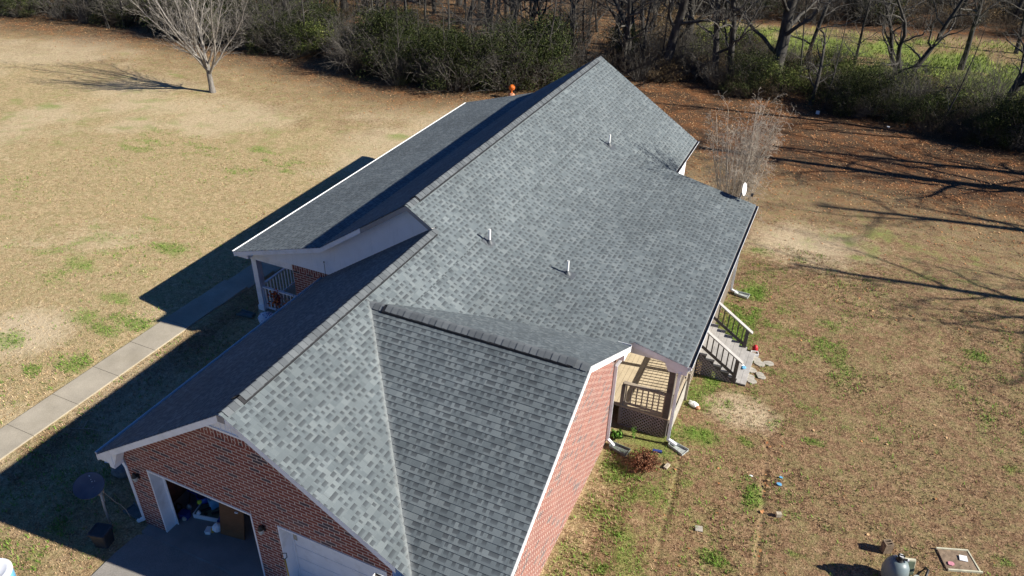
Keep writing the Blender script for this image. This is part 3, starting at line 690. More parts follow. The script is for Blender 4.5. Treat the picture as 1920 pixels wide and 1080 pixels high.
b = MB(); b.prism([(XP+.3, YF-.3, 2.5), (XB, YF-.3, ZB-.1), (XM, YF-.3, ZM-.1), (XR-.28, YF-.3, main_z(XR)-.1), (XR-.28, YF-.3, -1.4), (-5.4, YF-.3, -1.4), (-5.4, YF-.3, 2.5)], (0, .05, 0)); obj('far_gable_wall', b, M['brick'], house)
for i, y in enumerate((8.76, 12.6, 16.6, 20.6, 24.3)):
    b = MB(); b.box(-7.27, y-.1, .25, -7.07, y+.1, 2.30); b.box(-7.30, y-.13, .25, -7.04, y+.13, .43); obj('porch_post', b, W_, house)
def railing(p, q, h, n, mat, zf=.1, name='railing', bal=.035, cap=(.09, .04)):
    p, q = Vector(p), Vector(q); b = MB(); hz = Vector((0, 0, h)); b.beam(p+hz, q+hz, cap[0], cap[1]); b.beam(p+Vector((0, 0, zf)), q+Vector((0, 0, zf)), .04, .06)
    for e_ in (p, q): b.box(e_.x-.021, e_.y-.021, e_.z+zf-.03, e_.x+.021, e_.y+.021, e_.z+h)
    r_ = obj(name, b, mat, house); base = None
    for i in range(n):
        c = p+(q-p)*((i+.6)/(n+.2))
        if base is None:
            bb = MB(); bb.box(-bal/2, -bal/2, zf+.03, bal/2, bal/2, h-cap[1]/2); base = obj('baluster', bb, mat, r_, loc=c)
        else:
            k = base.copy(); C.objects.link(k); k.parent = r_; k.location = c
    return r_
railing((-7.17, 8.87, .25), (-7.17, 12.5, .25), .92, 24, W_, .1)
railing((-7.06, 8.76, .25), (-5.52, 8.76, .25), .92, 10, W_, .1)
# garage openings
def jamb(D, depth, panel):
    x0, x1, zt = D; b = MB()
    b.box(x0, fy-.015, 0.0, x0+.035, fy+depth, zt); b.box(x1-.035, fy-.015, 0, x1, fy+depth, zt); b.box(x0, fy-.016, zt-.03, x1, fy+.12, zt+.012)
    b.box(x0+.035, fy+depth-.02, 0, x0+.10, fy+depth, zt-.03)
    f_ = obj('door_frame', b, W_, house)
    if panel:
        b = MB(); n = 5
        for i in range(n):
            z0 = .03+(zt-.08)*i/n; z1 = .03+(zt-.08)*(i+1)/n-.008; b.box(x0+.10, fy+depth-.01, z0, x1-.04, fy+depth+.03, z1)
        obj('garage_door', b, W_, house, bevel=.006)
    return f_
f1 = jamb(D1, .30, False); f2 = jamb(D2, .30, True)
b = MB(); b.box(.60+.08, fy+.275, 1.45, .60+.17, fy+.283, 1.72); obj('worn_patch', b, M['block'], f2)
b = MB(); b.box(D1[0]+.04, .9, 2.16, D1[1]-.04, 3.0, 2.2); obj('raised_garage_door', b, M['siding'], house)
b = MB(); b.box(X0+.1, .0, -.1, X1-.1, 8.0, .035); b.box(X0+.12, -.02, -.1, 3.5, .0, .02); obj('garage_floor', b, M['slab'], house)
b = MB(); b.box(X0+.101, .36, .04, X0+.12, 8, 2.5); b.box(X0+.2, 3.6, .04, 3.5, 3.7, 2.55); b.box(.2, .37, .04, .25, 3.6, 2.5); b.box(X0+.2, .37, 2.56, 3.5, 8, 2.6); obj('garage_lining', b, M['redwall'], house)
# downspouts
def spout(pts, name='downspout', w_=.08, d_=.085):
    b = MB()
    for p, q in zip(pts[:-1], pts[1:]):
        dd = (Vector(q)-Vector(p)).normalized()*.02
        b.beam(Vector(p)-dd, Vector(q)+dd, w_, d_, (1, .2, .1) if abs(dd.z) > .015 else (0, 0, 1))
    return obj(name, b, W_, house, bevel=.008)
spout([(5.66, YC1+.03, zcn(YC1)-.1), (5.66, 7.95, zcn(YC1)-.32), (5.60, 7.88, 2.78), (5.60, 7.88, .16), (5.80, 7.82, .05)])
spout([(XE+.06, YE0+.06, ZE-.1), (7.14, YE0-.02, ZE-.28), (7.14, YE0-.02, .12), (7.38, YE0-.04, .03)])
g18 = gz(7.2, 18.6)
spout([(XE+.06, 18.7, ZE-.1), (7.14, 18.65, ZE-.28), (7.14, 18.65, g18+.13), (7.40, 18.6, g18+.05)])
spout([(-wl-.03, .35, H-ml*wl-.1), (-3.98, .30, 2.08), (-3.86, .28, 1.9), (-3.84, .28, .14), (-4.0, .2, .05)])
spout([(XP-.02, 8.5, ZP-.1), (-7.18, 8.95, ZP-.36), (-7.18, 8.95, .3)], d_=.05)
spout([(XR+.06, YE1+.9, main_z(XR)-.1), (XR-.22, YE1+.9, main_z(XR)-.4), (XR-.22, YE1+.9, -.9)])
spout([(XR+.06, YE1+2.4, main_z(XR)-.1), (XR-.22, YE1+2.4, main_z(XR)-.4), (XR-.22, YE1+2.4, -.9)])
# vent pipes on the roof
for (u, v), f in (((918, 456), 'm'), ((1064, 514), 'd'), ((1142, 273), 'd')):
    d = fw*FPX+rt*(u-960)-up*(v-540); P = CAM.copy(); st_ = .01/np.linalg.norm(d)
    while P[2] > max(main_z(P[0]), deck_z(P[0]) if YE0 < P[1] < YE1 else -9): P = P+d*st_
    mm = (main_z(0)-main_z(1)) if f == 'm' else deck_z(P[0]-.5)-deck_z(P[0]+.5)
    vp = obj('vent_pipe', MB().lathe([(.034, -.05), (.034, .45), (.027, .45), (.027, .2)], (0, 0, 0), 12), M['pvc'], house, loc=tuple(P), smooth=False)
    b = MB(); b.lathe([(.12, .0), (.105, .03), (.05, .10), (.04, .12), (.036, .12)], (0, 0, 0), 16); sl_ = mm
    b.prism([(-.17, -.17, .17*sl_+.016), (.24, -.17, -.24*sl_+.016), (.24, .17, -.24*sl_+.016), (-.17, .17, .17*sl_+.016)], (0, 0, .008)); obj('flashing_boot', b, M['rubber'], vp)
# siding edge antenna stub
b = MB(); b.tube([(-4.12, 8.5, 2.35), (-4.12, 8.5, 3.05)], .008, 6); b.lathe([(.02, 0), (.02, .03)], (-4.12, 8.5, 3.03), 8); obj('wire_mast', b, M['black'], house)
# wall lamps
for x, z in ((-3.50, 1.72), (.17, 1.80)):
    b = MB(); b.box(x-.045, fy-.03, z+.0, x+.045, fy, z+.13); b.lathe([(.03, .22), (.06, .14), (.065, .11)], (x, fy-.10, z), 10); b.tube([(x, fy-.02, z+.1), (x, fy-.07, z+.2), (x, fy-.10, z+.2)], .01, 6)
    l_ = obj('wall_lamp', b, M['black'], house)
    obj('lamp_glass', MB().lathe([(.055, .11), (.062, .05), (.04, -.02), (.01, -.04)], (x, fy-.10, z), 12), M['glass'], l_)
# deck ---------------------------------------------------------------
FZ = .64
b = MB(); n = 24; x0, x1 = 3.62, 7.05
for i in range(n):
    a = x0+(x1-x0)*i/n; b.box(a, 8.86, FZ-.035, a+(x1-x0)/n-.008, 19.2, FZ)
obj('deck_floor', b, M['deck'], house)
b = MB(); b.box(3.62, 8.895, FZ-.08, 7.03, 8.925, FZ-.037); b.box(7.0, 8.93, FZ-.22, 7.04, 19.2, FZ-.037); obj('deck_joist', b, M['railwood'], house)
def post(x, y, z0, z1, s_=.13, mat='darkwood', lab=None):
    return obj('deck_post', MB().box(x-s_/2, y-s_/2, z0, x+s_/2, y+s_/2, z1), M[mat], house, label=lab, bevel=.006)
post(6.93, 8.95, -.1, deck_z(6.97)-.1, .17); post(5.55+.08, 8.93, -.1, FZ+.70, .10, 'railwood', 'short grey post beside the brick wall')
for y in (11.1, 12.62, 14.45, 16.9, 19.1): post(6.97, y, gz(7, y)-.1, deck_z(6.97)-.1)
b = MB(); b.box(6.9, 8.87, deck_z(6.97)-.30, 7.04, 19.2, deck_z(7.04)-.1); b.box(5.5, 8.88, deck_z(6.97)-.30, 6.9, 8.98, deck_z(6.97)-.12); obj('deck_beam', b, M['white'], house)
railing((5.62, 8.93, FZ), (6.92, 8.93, FZ), .80, 8, M['railwood'], .09, cap=(.13, .035))
railing((6.99, 9.0, FZ), (6.99, 11.05, FZ), .80, 14, M['railwood'], .09, cap=(.13, .035))
railing((6.99, 11.15, FZ), (6.99, 12.55, FZ), .80, 10, M['railwood'], .09, cap=(.13, .035))
railing((6.99, 14.52, FZ), (6.99, 16.85, FZ), .80, 16, M['railwood'], .09, cap=(.13, .035))
railing((6.99, 16.95, FZ), (6.99, 19.05, FZ), .80, 14, M['railwood'], .09, cap=(.13, .035))
def lattice(poly_in, o, ax, L, Hh, name='lattice_skirt', mat='lattice', st=.115):
    """criss-cross strips in the plane o + s*ax + t*z, kept where poly_in(s,t)"""
    b = MB(); o, ax = Vector(o), Vector(ax); nrm = ax.cross(Vector((0, 0, 1)))
    for sgn, off in ((1, 0), (-1, .009)):
        k = -Hh
        while k < L+Hh:
            seg = None; t = 0
            while t <= Hh+1e-6:
                s_ = k+t if sgn > 0 else k+Hh-t
                if poly_in(s_, t):
                    if seg is None: seg = [(s_, t), (s_, t)]
                    seg[1] = (s_, t)
                t += .03
            if seg and seg[1][1]-seg[0][1] > .05: b.beam(o+ax*seg[0][0]+Vector((0, 0, seg[0][1]))+nrm*off, o+ax*seg[1][0]+Vector((0, 0, seg[1][1]))+nrm*off, .032, .008, nrm)
            k += st
    return obj(name, b, M[mat], house)
lattice(lambda s, t: 0 <= s <= 1.35, (5.6, 8.875, -.12), (1, 0, 0), 1.35, .74, mat='lattice')
lattice(lambda s, t: 0 <= s <= 10.2 and t-.5 > gz(0, 9+s)-.05 and not 3.5 < s < 5.6, (7.06, 9.0, -.5), (0, 1, 0), 10.2, .92, mat='railwood')
# white side panel by the corner post (skirt board) and its frame
b = MB(); b.box(7.075, 9.02, -.12, 7.09, 10.9, .56); obj('skirt_panel', b, M['stone'], house)
post(7.12, 10.95, gz(7, 11)-.1, FZ+.2, .08, 'railwood')
# stairs
SY0, SY1 = 12.58, 14.40
gb = gz(8.5, 13.5); NS = 6; rise = (FZ-gb)/(NS+1)*1.0
b = MB(); b2 = MB()
for i in range(NS):
    x0 = 7.06+i*.265; z = FZ-rise*(i+1); wdt = .285 if i < NS-1 else .30
    b.box(x0-.01, SY0-.02, z-.04, x0+.125, SY1+.02, z); b.box(x0+.131, SY0-.02, z-.04, x0+wdt, SY1+.02, z)
    b2.box(x0-.005, SY0, z-rise, x0+.012, SY1, z-.04)
st = obj('stair_treads', b, M['greywood'], house)
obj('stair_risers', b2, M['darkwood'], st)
for y in (SY0, SY1-.04):
    b = MB(); pts = [(7.06, y, FZ-.03)]
    for i in range(NS): x = 7.06+i*.265; z = FZ-rise*(i+1)-.042; pts += [(x, y, z), (x+.265, y, z)]
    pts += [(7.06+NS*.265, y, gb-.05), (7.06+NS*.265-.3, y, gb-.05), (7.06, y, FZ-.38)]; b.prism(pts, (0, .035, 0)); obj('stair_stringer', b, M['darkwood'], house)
b = MB(); b.box(7.06+NS*.265+.012, SY0-.02, gb-.05, 7.06+NS*.265+.04, SY1+.02, gb+rise-.01); obj('stair_kickboard', b, M['greywood'], house)
lattice(lambda s, t: s >= 0 and t < (.98-s*.66)*1.0-.06 and s < 1.3, (7.08, SY0-.015, gb-.02), (1, 0, 0), 1.3, .95)
for y in (SY0+.02, SY1-.0):
    yy = y
    P0 = Vector((7.0, yy, FZ+.86)); P1 = Vector((8.30, yy, gb+1.02)); dd = (P1-P0)
    b = MB(); b.beam(P0, P1+dd*.13, .14, .035); rl = obj('stair_rail', b, M['greywood'], house)
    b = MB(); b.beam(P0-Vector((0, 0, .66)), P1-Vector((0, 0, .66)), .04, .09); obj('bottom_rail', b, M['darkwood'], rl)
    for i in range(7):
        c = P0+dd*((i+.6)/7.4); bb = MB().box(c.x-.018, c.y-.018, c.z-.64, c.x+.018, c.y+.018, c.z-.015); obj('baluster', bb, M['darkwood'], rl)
    post(8.30, yy, gb-.1, gb+1.0, .12, lab=None)

# ------------------------------------------------------------------ objects round the house
def solo(name, b, mat, label, cat, group=None, **k):
    return tag(obj(name, b, M[mat], **k), label, cat, group)
# splash blocks
def splash(x, y, rz, label, L=.55, mat='splash'):
    b = MB(); z = 0
    a, c, hh = .11, .16, .07
    b.prism([(0, -a, 0), (L, -c, 0), (L, c, 0), (0, a, 0)], (0, 0, .02))
    b.prism([(0, -a, .02), (L, -c, .02), (L, -c+.022, .02), (0, -a+.022, .02)], (0, 0, hh)); b.prism([(0, a-.022, .02), (L, c-.022, .02), (L, c, .02), (0, a, .02)], (0, 0, hh))
    b.prism([(0, -a, .02), (.022, -a, .02), (.022, a, .02), (0, a, .02)], (0, 0, hh+.03))
    b.prism([(L-.02, -c, .02), (L, -c, .02), (L, c, .02), (L-.02, c, .02)], (0, 0, .025))
    o = solo('splash_block', b, mat, label, 'splash block', 'splash blocks under the downspouts', loc=(x, y, gz(x, y)+.012), bevel=.004); o.rotation_euler = (0, 0, rz)
splash(5.72, 7.82, math.radians(-12), 'dirty splash block under the downspout at the brick wall, beside the dead bush', mat='dsplash')
splash(7.22, 8.66, math.radians(-22), 'clean grey splash block at the corner of the back deck', .52)
splash(7.30, 18.62, math.radians(-8), 'grey splash block beyond the deck stairs')
splash(-3.95, .32, math.radians(172), 'wide grey splash block beside the garage corner', .6, 'dsplash')
splash(-7.45, 8.5, math.radians(185), 'dark splash block below the front porch corner', .6, 'dsplash')
# dark satellite dish on a pole, left of the garage
t = thing('satellite_dish', 'dark faded round satellite dish on a leaning pole beside the garage corner', 'satellite dish', (-4.45, -.22, 0))
obj('pole', MB().tube([(0, 0, -.1), (.06, -.02, .75), (.13, -.02, 1.38)], .028, 10), M['galv'], t, smooth=True)
def dish_mesh(R, dep, n=28):
    b = MB(); prof = [(R*i/7, dep*(i/7)**2) for i in range(1, 8)]; prof += [(R+.012, dep+.004), (R+.012, dep-.012)]+[(R*i/7, dep*(i/7)**2-.014) for i in range(7, 0, -1)]
    return b.lathe(prof, (0, 0, 0), n, sy=.92)
d_ = obj('reflector', dish_mesh(.335, .055), M['dish'], t, smooth=True, loc=(-.06, -.10, 1.52))
nv = Vector((.30, -.42, .86)).normalized(); d_.rotation_euler = nv.to_track_quat('Z', 'Y').to_euler()
obj('bracket', MB().box(.05, -.09, 1.30, .17, .05, 1.42).beam((.1, -.02, 1.36), (.0, -.06, 1.5), .08, .05), M['galv'], t)
b = MB()
for i in range(9): b.box(0, 0, 0, 0, 0, 0) if False else None
rr = random.Random(4); q = [d_.location+Vector((.04+rr.uniform(-.12, .10), .03+rr.uniform(-.05, .10), .055)) for i in range(0)]
bird = MB()
for i in range(7):
    a_, r_ = rr.uniform(-.6, 2.0), rr.uniform(.02, .16); bird.lathe([(rr.uniform(.006, .016), 0), (.004, .004)], (math.cos(a_)*r_+.02, math.sin(a_)*r_+.1, .055*((r_+.1)/.335)**2+.012), 7)
dro = obj('droppings', bird, M['pvc'], d_)
obj('cable', MB().tube([(.14, 0, 1.4), (.24, .02, 1.28), (.33, .06, 1.12), (.35, .1, .98), (.45, .14, .9), (.52, .18, .7), (.54, .2, .45)], .007, 6).tube([(.1, -.03, 1.38), (.04, .02, 1.18), (-.06, .03, 1.1), (-.1, .0, 1.2), (.02, -.05, 1.33)], .007, 6).tube([(.12, 0, 1.4), (.19, .03, 1.5), (.22, .02, 1.42), (.14, .0, 1.2), (.13, 0, 1.0)], .007, 6), M['rope'], t)
# black tub
t = thing('storage_bin', 'black plastic bin with a lid standing by the satellite dish pole', 'bin', (-4.22, -.62, 0), math.radians(14))
def rrect(w_, d2, r, n=4):
    o = []
    for cx, cy, a0 in ((w_-r, d2-r, 0), (-w_+r, d2-r, PI/2), (-w_+r, -d2+r, PI), (w_-r, -d2+r, 1.5*PI)):
        for k in range(n+1): a = a0+PI/2*k/n; o.append((cx+math.cos(a)*r, cy+math.sin(a)*r))
    return o
def loft(b, rings, caps=True):
    for A, B in zip(rings[:-1], rings[1:]):
        for k in range(len(A)): mm = (k+1) % len(A); b.face([A[k], A[mm], B[mm], B[k]])
    if caps: b.face(rings[0][::-1]); b.face(rings[-1])
    return b
R = lambda s, z: [(x, y, z) for x, y in rrect(.215*s, .19*s, .06*s)]
obj('body', loft(MB(), [R(.8, 0), R(.97, .44)]), M['bin'], t, smooth=False)
obj('lid', loft(MB(), [R(1.0, .44), R(1.06, .445), R(1.06, .47), R(.97, .485), R(.8, .478), R(.78, .470)]), M['bin'], t)
# boulder, scraps, twig
b = MB().blob((0, 0, .14), (.33, .26, .2), 3, 12, .09); x, y, z = at(232, 886); solo('boulder', b, 'rock', 'grey boulder on the shaded grass by the garage downspout', 'rock', loc=(x, y, z-.03))
x, y, z = at(196, 868); solo('plastic_scrap', MB().prism([(0, 0, 0), (.14, .03, .01), (.13, .10, .02), (.02, .06, 0)], (0, 0, .03)), 'white', 'white plastic scrap on dark grass below the front roof corner', 'scrap', loc=(x, y, z+.01))
b = MB()
for p in ([(0, 0, .05), (.35, .1, .1), (.7, .2, .06), (1.0, .28, .1)], [(.9, .26, .09), (1.1, .0, .12), (1.2, -.4, .02)], [(1.2, -.4, .03), (1.42, -.3, .08)], [(1.3, -.1, .03), (1.36, -.34, .06)], [(0, 0, .05), (-.1, .2, .15)], [(.1, .02, .06), (0, .3, .12)], [(0, 0, .05), (-.22, -.1, .05)]): b.tube(p, .007, 5)
x, y, z = at(150, 806); solo('fallen_branch', b, 'rope', 'thin dry fallen branch on the shaded grass between walkway and garage', 'branch', loc=(x, y, z))
# white and blue tub at the corner of the picture
t = thing('plastic_tub', 'white topped light blue plastic drum at the lower left corner', 'drum', at(-14, 1078, .6))
obj('drum', MB().lathe([(.30, 0), (.36, .06), (.38, .5), (.37, .62)], (0, 0, 0), 32), M['ltblue'], t, smooth=True)
obj('lid', MB().lathe([(.395, .60), (.40, .66), (.37, .70), (.30, .705), (.28, .69), (.1, .70)], (0, 0, 0), 32), M['white'], t, smooth=True)
# shovel
t = thing('shovel', 'shovel with a yellow handle and black grip leaning on the white garage door frame', 'shovel', (1.22, -.30, .02))
top = Vector((-.58, .50, 1.32)); dv = top.normalized()
obj('handle', MB().tube([dv*.42, dv*1.38], .017, 10), M['yellow'], t, smooth=True)
g0 = dv*1.38; sx = Vector((.75, .45, .15)).normalized(); obj('grip', MB().tube([g0, g0+dv*.04-sx*.055, g0+dv*.13-sx*.06, g0+dv*.14, g0+dv*.13+sx*.06, g0+dv*.04+sx*.055, g0], .011, 6), M['black'], t)
obj('blade', MB().prism([dv*.42-sx*.03, dv*.42+sx*.03, dv*.34+sx*.11, dv*.06+sx*.10, dv*.0, dv*.06-sx*.10, dv*.34-sx*.11], Vector((.0, -.006, .004))), M['galv'], t)
# garage clutter
def gx(u, v, h=.05):
    d = fw*FPX+rt*(u-960)-up*(v-540); k = (h-CAM[2])/d[2]; P = CAM+d*k; return float(P[0]), float(P[1])
FL = .036
t = thing('tall_cabinet', 'tall brown wooden cabinet leaning back inside the open garage', 'cabinet', (-1.60, .92, FL), math.radians(8))
obj('front', MB().prism([(-.33, -.12, 0), (.33, -.12, 0), (.33, .10, .98), (-.33, .10, .98)], (0, .02, 0)), M['ply'], t); obj('handle', MB().box(.15, -.03, .80, .23, .0, .83), M['white'], t)
t = thing('toy_workbench', 'dark green low toy bench with white edging on the garage floor', 'toy bench', (-2.52, .98, FL), math.radians(12))
obj('bench', MB().box(-.33, -.03, 0, .33, .32, .12), M['panel'], t); obj('edging', MB().box(-.34, -.055, 0, .34, -.031, .13).box(-.36, -.05, 0, -.341, .33, .14), M['pvc'], t)
obj('tool', MB().beam((-.2, .05, .15), (.05, .25, .17), .05, .04).beam((.1, .05, .15), (.28, .2, .15), .04, .04).lathe([(.05, .12), (.05, .14)], (-.22, .03, 0), 12).lathe([(.045, .12), (.045, .14)], (-.05, .03, 0), 12), M['black'], t)
b = MB().lathe([(.13, 0), (.17, .30), (.155, .30), (.12, .02)], (0, 0, 0), 20); solo('bucket', b, 'blue', 'blue bucket among the garage clutter', 'bucket', loc=(-2.95, 1.35, FL), smooth=True)
b = MB().tube([(0, 0, 0), (.03, .12, 1.25)], .012, 6).box(-.15, -.04, 0, .15, .04, .12); solo('broom', b, 'rope', 'broom standing in the garage behind the blue bucket', 'broom', loc=(-2.95, 1.62, FL))
for i, (u, v, s_, c_, lb, ct, nm) in enumerate(((346, 972, .065, 'block', 'small cream ball on the garage floor inside the open door', 'ball', 'ball'), (374, 941, .06, 'green', 'lime green ball on the clutter in the open garage', 'ball', 'ball'))):
    x, y = gx(u, v, .1 if i == 0 else .5); solo(nm, MB().blob((0, 0, s_), (s_, s_, s_), 1, 12, 0), c_, lb, ct, loc=(x, y, FL if i == 0 else .44), smooth=True)
def bag(x, y, z, r, mat, lb, sd, nm='plastic_bag', ct='bag'): solo(nm, MB().blob((0, 0, r[2]), r, sd, 12, .16), mat, lb, ct, loc=(x, y, z))
bag(-2.52, 1.62, FL, (.17, .15, .33), 'ltblue', 'light blue tall bag in the garage left of the striped sack', 1); bag(-2.2, 1.75, FL, (.16, .16, .40), 'white', 'white bulging sack in the garage beneath the door header', 2)
t = thing('striped_sack', 'white sack with dark red and blue stripes in the garage clutter', 'sack', (-1.98, 1.55, FL)); obj('sack', loft(MB(), [[(x, y, 0) for x, y in rrect(.14, .1, .05)], [(x, y, .35) for x, y in rrect(.15, .11, .05)], [(x, y, .62) for x, y in rrect(.11, .05, .03)]]), M['white'], t)
b = MB()
for k in range(5): b.box(-.152, -.115, .1+k*.1, .0, -.108, .135+k*.1)
obj('stripe', b, M['navy'], t); obj('label_band', MB().box(.01, -.116, .1, .13, -.109, .5), M['red'], t)
bag(-2.02, .80, FL, (.11, .12, .13), 'white', 'white plastic bag on the garage floor beside the brown cabinet', 5)
t = thing('cardboard_box', 'brown cardboard box at the back of the garage clutter', 'box', (-2.0, 1.85, FL), .2); obj('carton', MB().box(-.22, -.15, 0, .22, .15, .5), M['tan'], t); obj('flap', MB().prism([(-.22, -.15, .5), (.22, -.15, .5), (.22, -.27, .56), (-.22, -.27, .56)], (0, 0, .006)), M['tan'], t)
t = thing('folding_chair', 'dark folded chair against the left garage wall', 'chair', (-3.3, 1.15, FL)); obj('frame', MB().tube([(0, 0, 0), (.1, .3, .9)], .015, 6).tube([(.3, 0, 0), (.25, .3, .9)], .015, 6).tube([(0, .35, 0), (.2, 0, .8)], .015, 6).tube([(.32, .35, 0), (.34, 0, .8)], .015, 6), M['black'], t); obj('seat', MB().prism([(0, .05, .4), (.34, .05, .4), (.34, .38, .44), (0, .38, .44)], (0, 0, .03)), M['navy'], t)
t = thing('toy_car', 'navy and white ride-on toy car left of the brown cabinet', 'toy', (-2.08, 1.12, FL), .3); obj('body', loft(MB(), [[(x, y, .05) for x, y in rrect(.12, .2, .05)], [(x, y, .16) for x, y in rrect(.12, .2, .05)], [(x, y, .24) for x, y in rrect(.08, .1, .04)]]), M['navy'], t); obj('seat', MB().box(-.06, -.08, .24, .06, .06, .28), M['pvc'], t)
for a_ in (-.12, .12):
    for c_ in (-.12, .12): obj('wheel', MB().tube([(a_-.02, c_, .06), (a_+.02, c_, .06)], .055, 12), M['black'], t)
for nm, mt, lb, ct, x_, y_, w_, h_ in (('storage_box', 'white', 'small white box on the clutter behind the toy bench', 'box', -2.35, 1.5, .12, .3), ('game_box', 'ltblue', 'light blue flat box in the garage beside the striped sack', 'box', -2.55, 1.28, .1, .42), ('carton', 'tan', 'small tan carton in front of the cardboard box in the garage', 'box', -1.9, 1.3, .1, .35), ('plastic_crate', 'navy', 'navy crate on the garage floor at the far left', 'crate', -3.05, .78, .11, .16), ('shoe_box', 'pvc', 'white shoe box on the garage floor in front of the toy car', 'box', -2.2, .68, .08, .08), ('tool_case', 'red', 'red tool case in the garage between bucket and bags', 'case', -2.72, 1.42, .09, .36)):
    q_ = MB().box(-w_, -w_*.8, 0, w_, w_*.8, h_).box(-w_-.008, -w_*.8-.008, h_+.001, w_+.008, w_*.8+.008, h_+.022); o_ = solo(nm, q_, mt, lb, ct, loc=(x_, y_, FL)); o_.rotation_euler = (0, 0, x_*2)
rr = random.Random(31)
for nm, mt, lb, ct, x_, y_, h_, r_ in (('paint_can', 'galv', 'dented paint can on the garage floor left of the blue bucket', 'can', -3.12, 1.0, .2, .07), ('bottle', 'green', 'green bottle standing by the toy bench in the garage', 'bottle', -2.6, 1.45, .28, .045), ('spray_can', 'red', 'slim red spray can among the garage clutter', 'can', -2.3, 1.42, .22, .035), ('jug', 'pvc', 'white jug beside the toy bench in the garage', 'jug', -2.75, .95, .2, .06), ('thermos', 'navy', 'navy thermos behind the toy car in the garage', 'bottle', -2.18, 1.42, .3, .05), ('glue_bottle', 'yellow', 'small yellow bottle on the garage floor by the cabinet', 'bottle', -2.12, .72, .14, .035), ('oil_jug', 'black', 'black jug in the garage near the left wall', 'jug', -3.3, .85, .3, .08)):
    solo(nm, MB().lathe([(r_*.9, 0), (r_, .02), (r_, h_*.7), (r_*.5, h_*.86), (r_*.4, h_), (r_*.3, h_)], (0, 0, 0), 12), mt, lb, ct, loc=(x_, y_, FL))
for i, (x_, y_, a_, l_) in enumerate(((-2.9, 1.5, .3, .9), (-2.65, 1.6, -.5, .8), (-3.25, 1.5, .2, 1.1))):
    solo(('garden_rake', 'garden_hoe', 'push_broom')[i], MB().beam((0, 0, 0), (math.sin(a_)*.4, .25, l_), .035, .03).box(-.08, -.03, 0, .08, .03, .06), ('rope', 'galv', 'tan')[i], ('tan handled garden rake standing behind the blue bucket', 'grey metal handled garden hoe leaning over the toy bench', 'brown handled push broom against the rust coloured garage wall')[i], 'tool', loc=(x_, y_, FL))
solo('steel_pot', MB().lathe([(.1, 0), (.12, .12), (.11, .12), (.09, .02)], (0, 0, 0), 16), 'galv', 'small steel pot in the garage beside the blue bucket', 'pot', loc=(-2.45, 1.22, FL), smooth=True)
# porch decorations
t = thing('leaf_wreath', 'red and orange autumn leaf swag hung on the front porch rail', 'decoration', (-6.46, 8.68, .78))
rr = random.Random(8); b = MB(); b2 = MB()
for i in range(150):
    c = Vector((rr.gauss(0, .12), rr.gauss(0, .06), rr.gauss(.12, .2))); a = Vector([rr.uniform(-1, 1) for _ in range(3)]).normalized()*.055; e = a.cross(Vector([rr.uniform(-1, 1) for _ in range(3)])).normalized()*.035
    (b if i % 3 else b2).face([c-a, c-e, c+a, c+e])
obj('red_leaves', b, M['red'] if False else plain('dull_red', (.26, .035, .025), .8), t); obj('orange_leaves', b2, M['orange'], t)
t = thing('corn_stalks', 'tan dried corn stalk bundle standing before the porch rail by the brick wall', 'plant bundle', (-5.72, 8.44, .35)); b = MB()
for i in range(46):
    a = rr.uniform(0, 6.28); r1 = rr.uniform(0, .07); l_ = rr.uniform(.7, 1.05); k_ = rr.uniform(.1, .28); b.tube([(math.cos(a)*r1, math.sin(a)*r1, 0), (math.cos(a)*r1*.6, math.sin(a)*r1*.6, l_*.5), (math.cos(a)*k_, math.sin(a)*k_, l_)], [.012, .01, .004], 4)
obj('stalks', b, M['tan'], t); obj('tie', MB().lathe([(.085, .42), (.095, .47), (.085, .52)], (0, 0, 0), 12), M['rope'], t)
M['pattern'] = None
def m_pat():
    n = NT('blue_white_pattern'); v = n.new('ShaderNodeTexVoronoi', {'Vector': n.ob(), 'Scale': 13.0}); return n.done(n.mix(n.M('GREATER_THAN', v.outputs[0], .33), (.02, .04, .28), (.65, .68, .75)), .8)
M['pattern'] = m_pat()
b = MB().blob((0, 0, .2), (.34, .27, .26), 9, 14, .08); solo('patterned_blanket', b, 'pattern', 'blue and white patterned blanket heaped at the foot of the porch post', 'blanket', loc=(-6.72, 8.36, -.02), smooth=True)
# pumpkins behind the porch
x, y, z = at(959, 184); t = thing('pumpkin_stand', 'bright orange ball on a paler round base in the leaves behind the porch roof', 'pumpkin', (x, y, z)); 
obj('base', MB().blob((0, 0, .18), (.24, .24, .2), 2, 12, .02), M['peach'], t, smooth=True); obj('ball', MB().blob((.02, 0, .72), (.21, .21, .2), 3, 14, .0), M['orange'], t, smooth=True); obj('neck', MB().lathe([(.07, .3), (.05, .45), (.07, .6)], (0, 0, 0), 10), M['orange'], t)
# white dish at the deck roof
t = thing('satellite_dish', 'white oval satellite dish fixed at the far edge of the deck roof', 'satellite dish', (6.72, 19.33, deck_z(6.72)))
obj('mast', MB().tube([(0, 0, -.1), (.0, .02, .18), (.05, .03, .30)], .018, 8), M['galv'], t); d_ = obj('reflector', dish_mesh(.25, .04), M['pvc'], t, smooth=True, loc=(.06, .02, .42)); d_.rotation_euler = Vector((.97, -.12, .20)).to_track_quat('Z', 'Y').to_euler()
obj('feed_arm', MB().tube([(.08, 0, .2), (.3, -.06, .22), (.42, -.1, .30)], .012, 6), M['galv'], t); obj('receiver', MB().box(.38, -.16, .27, .46, -.06, .37), M['bin'], t)
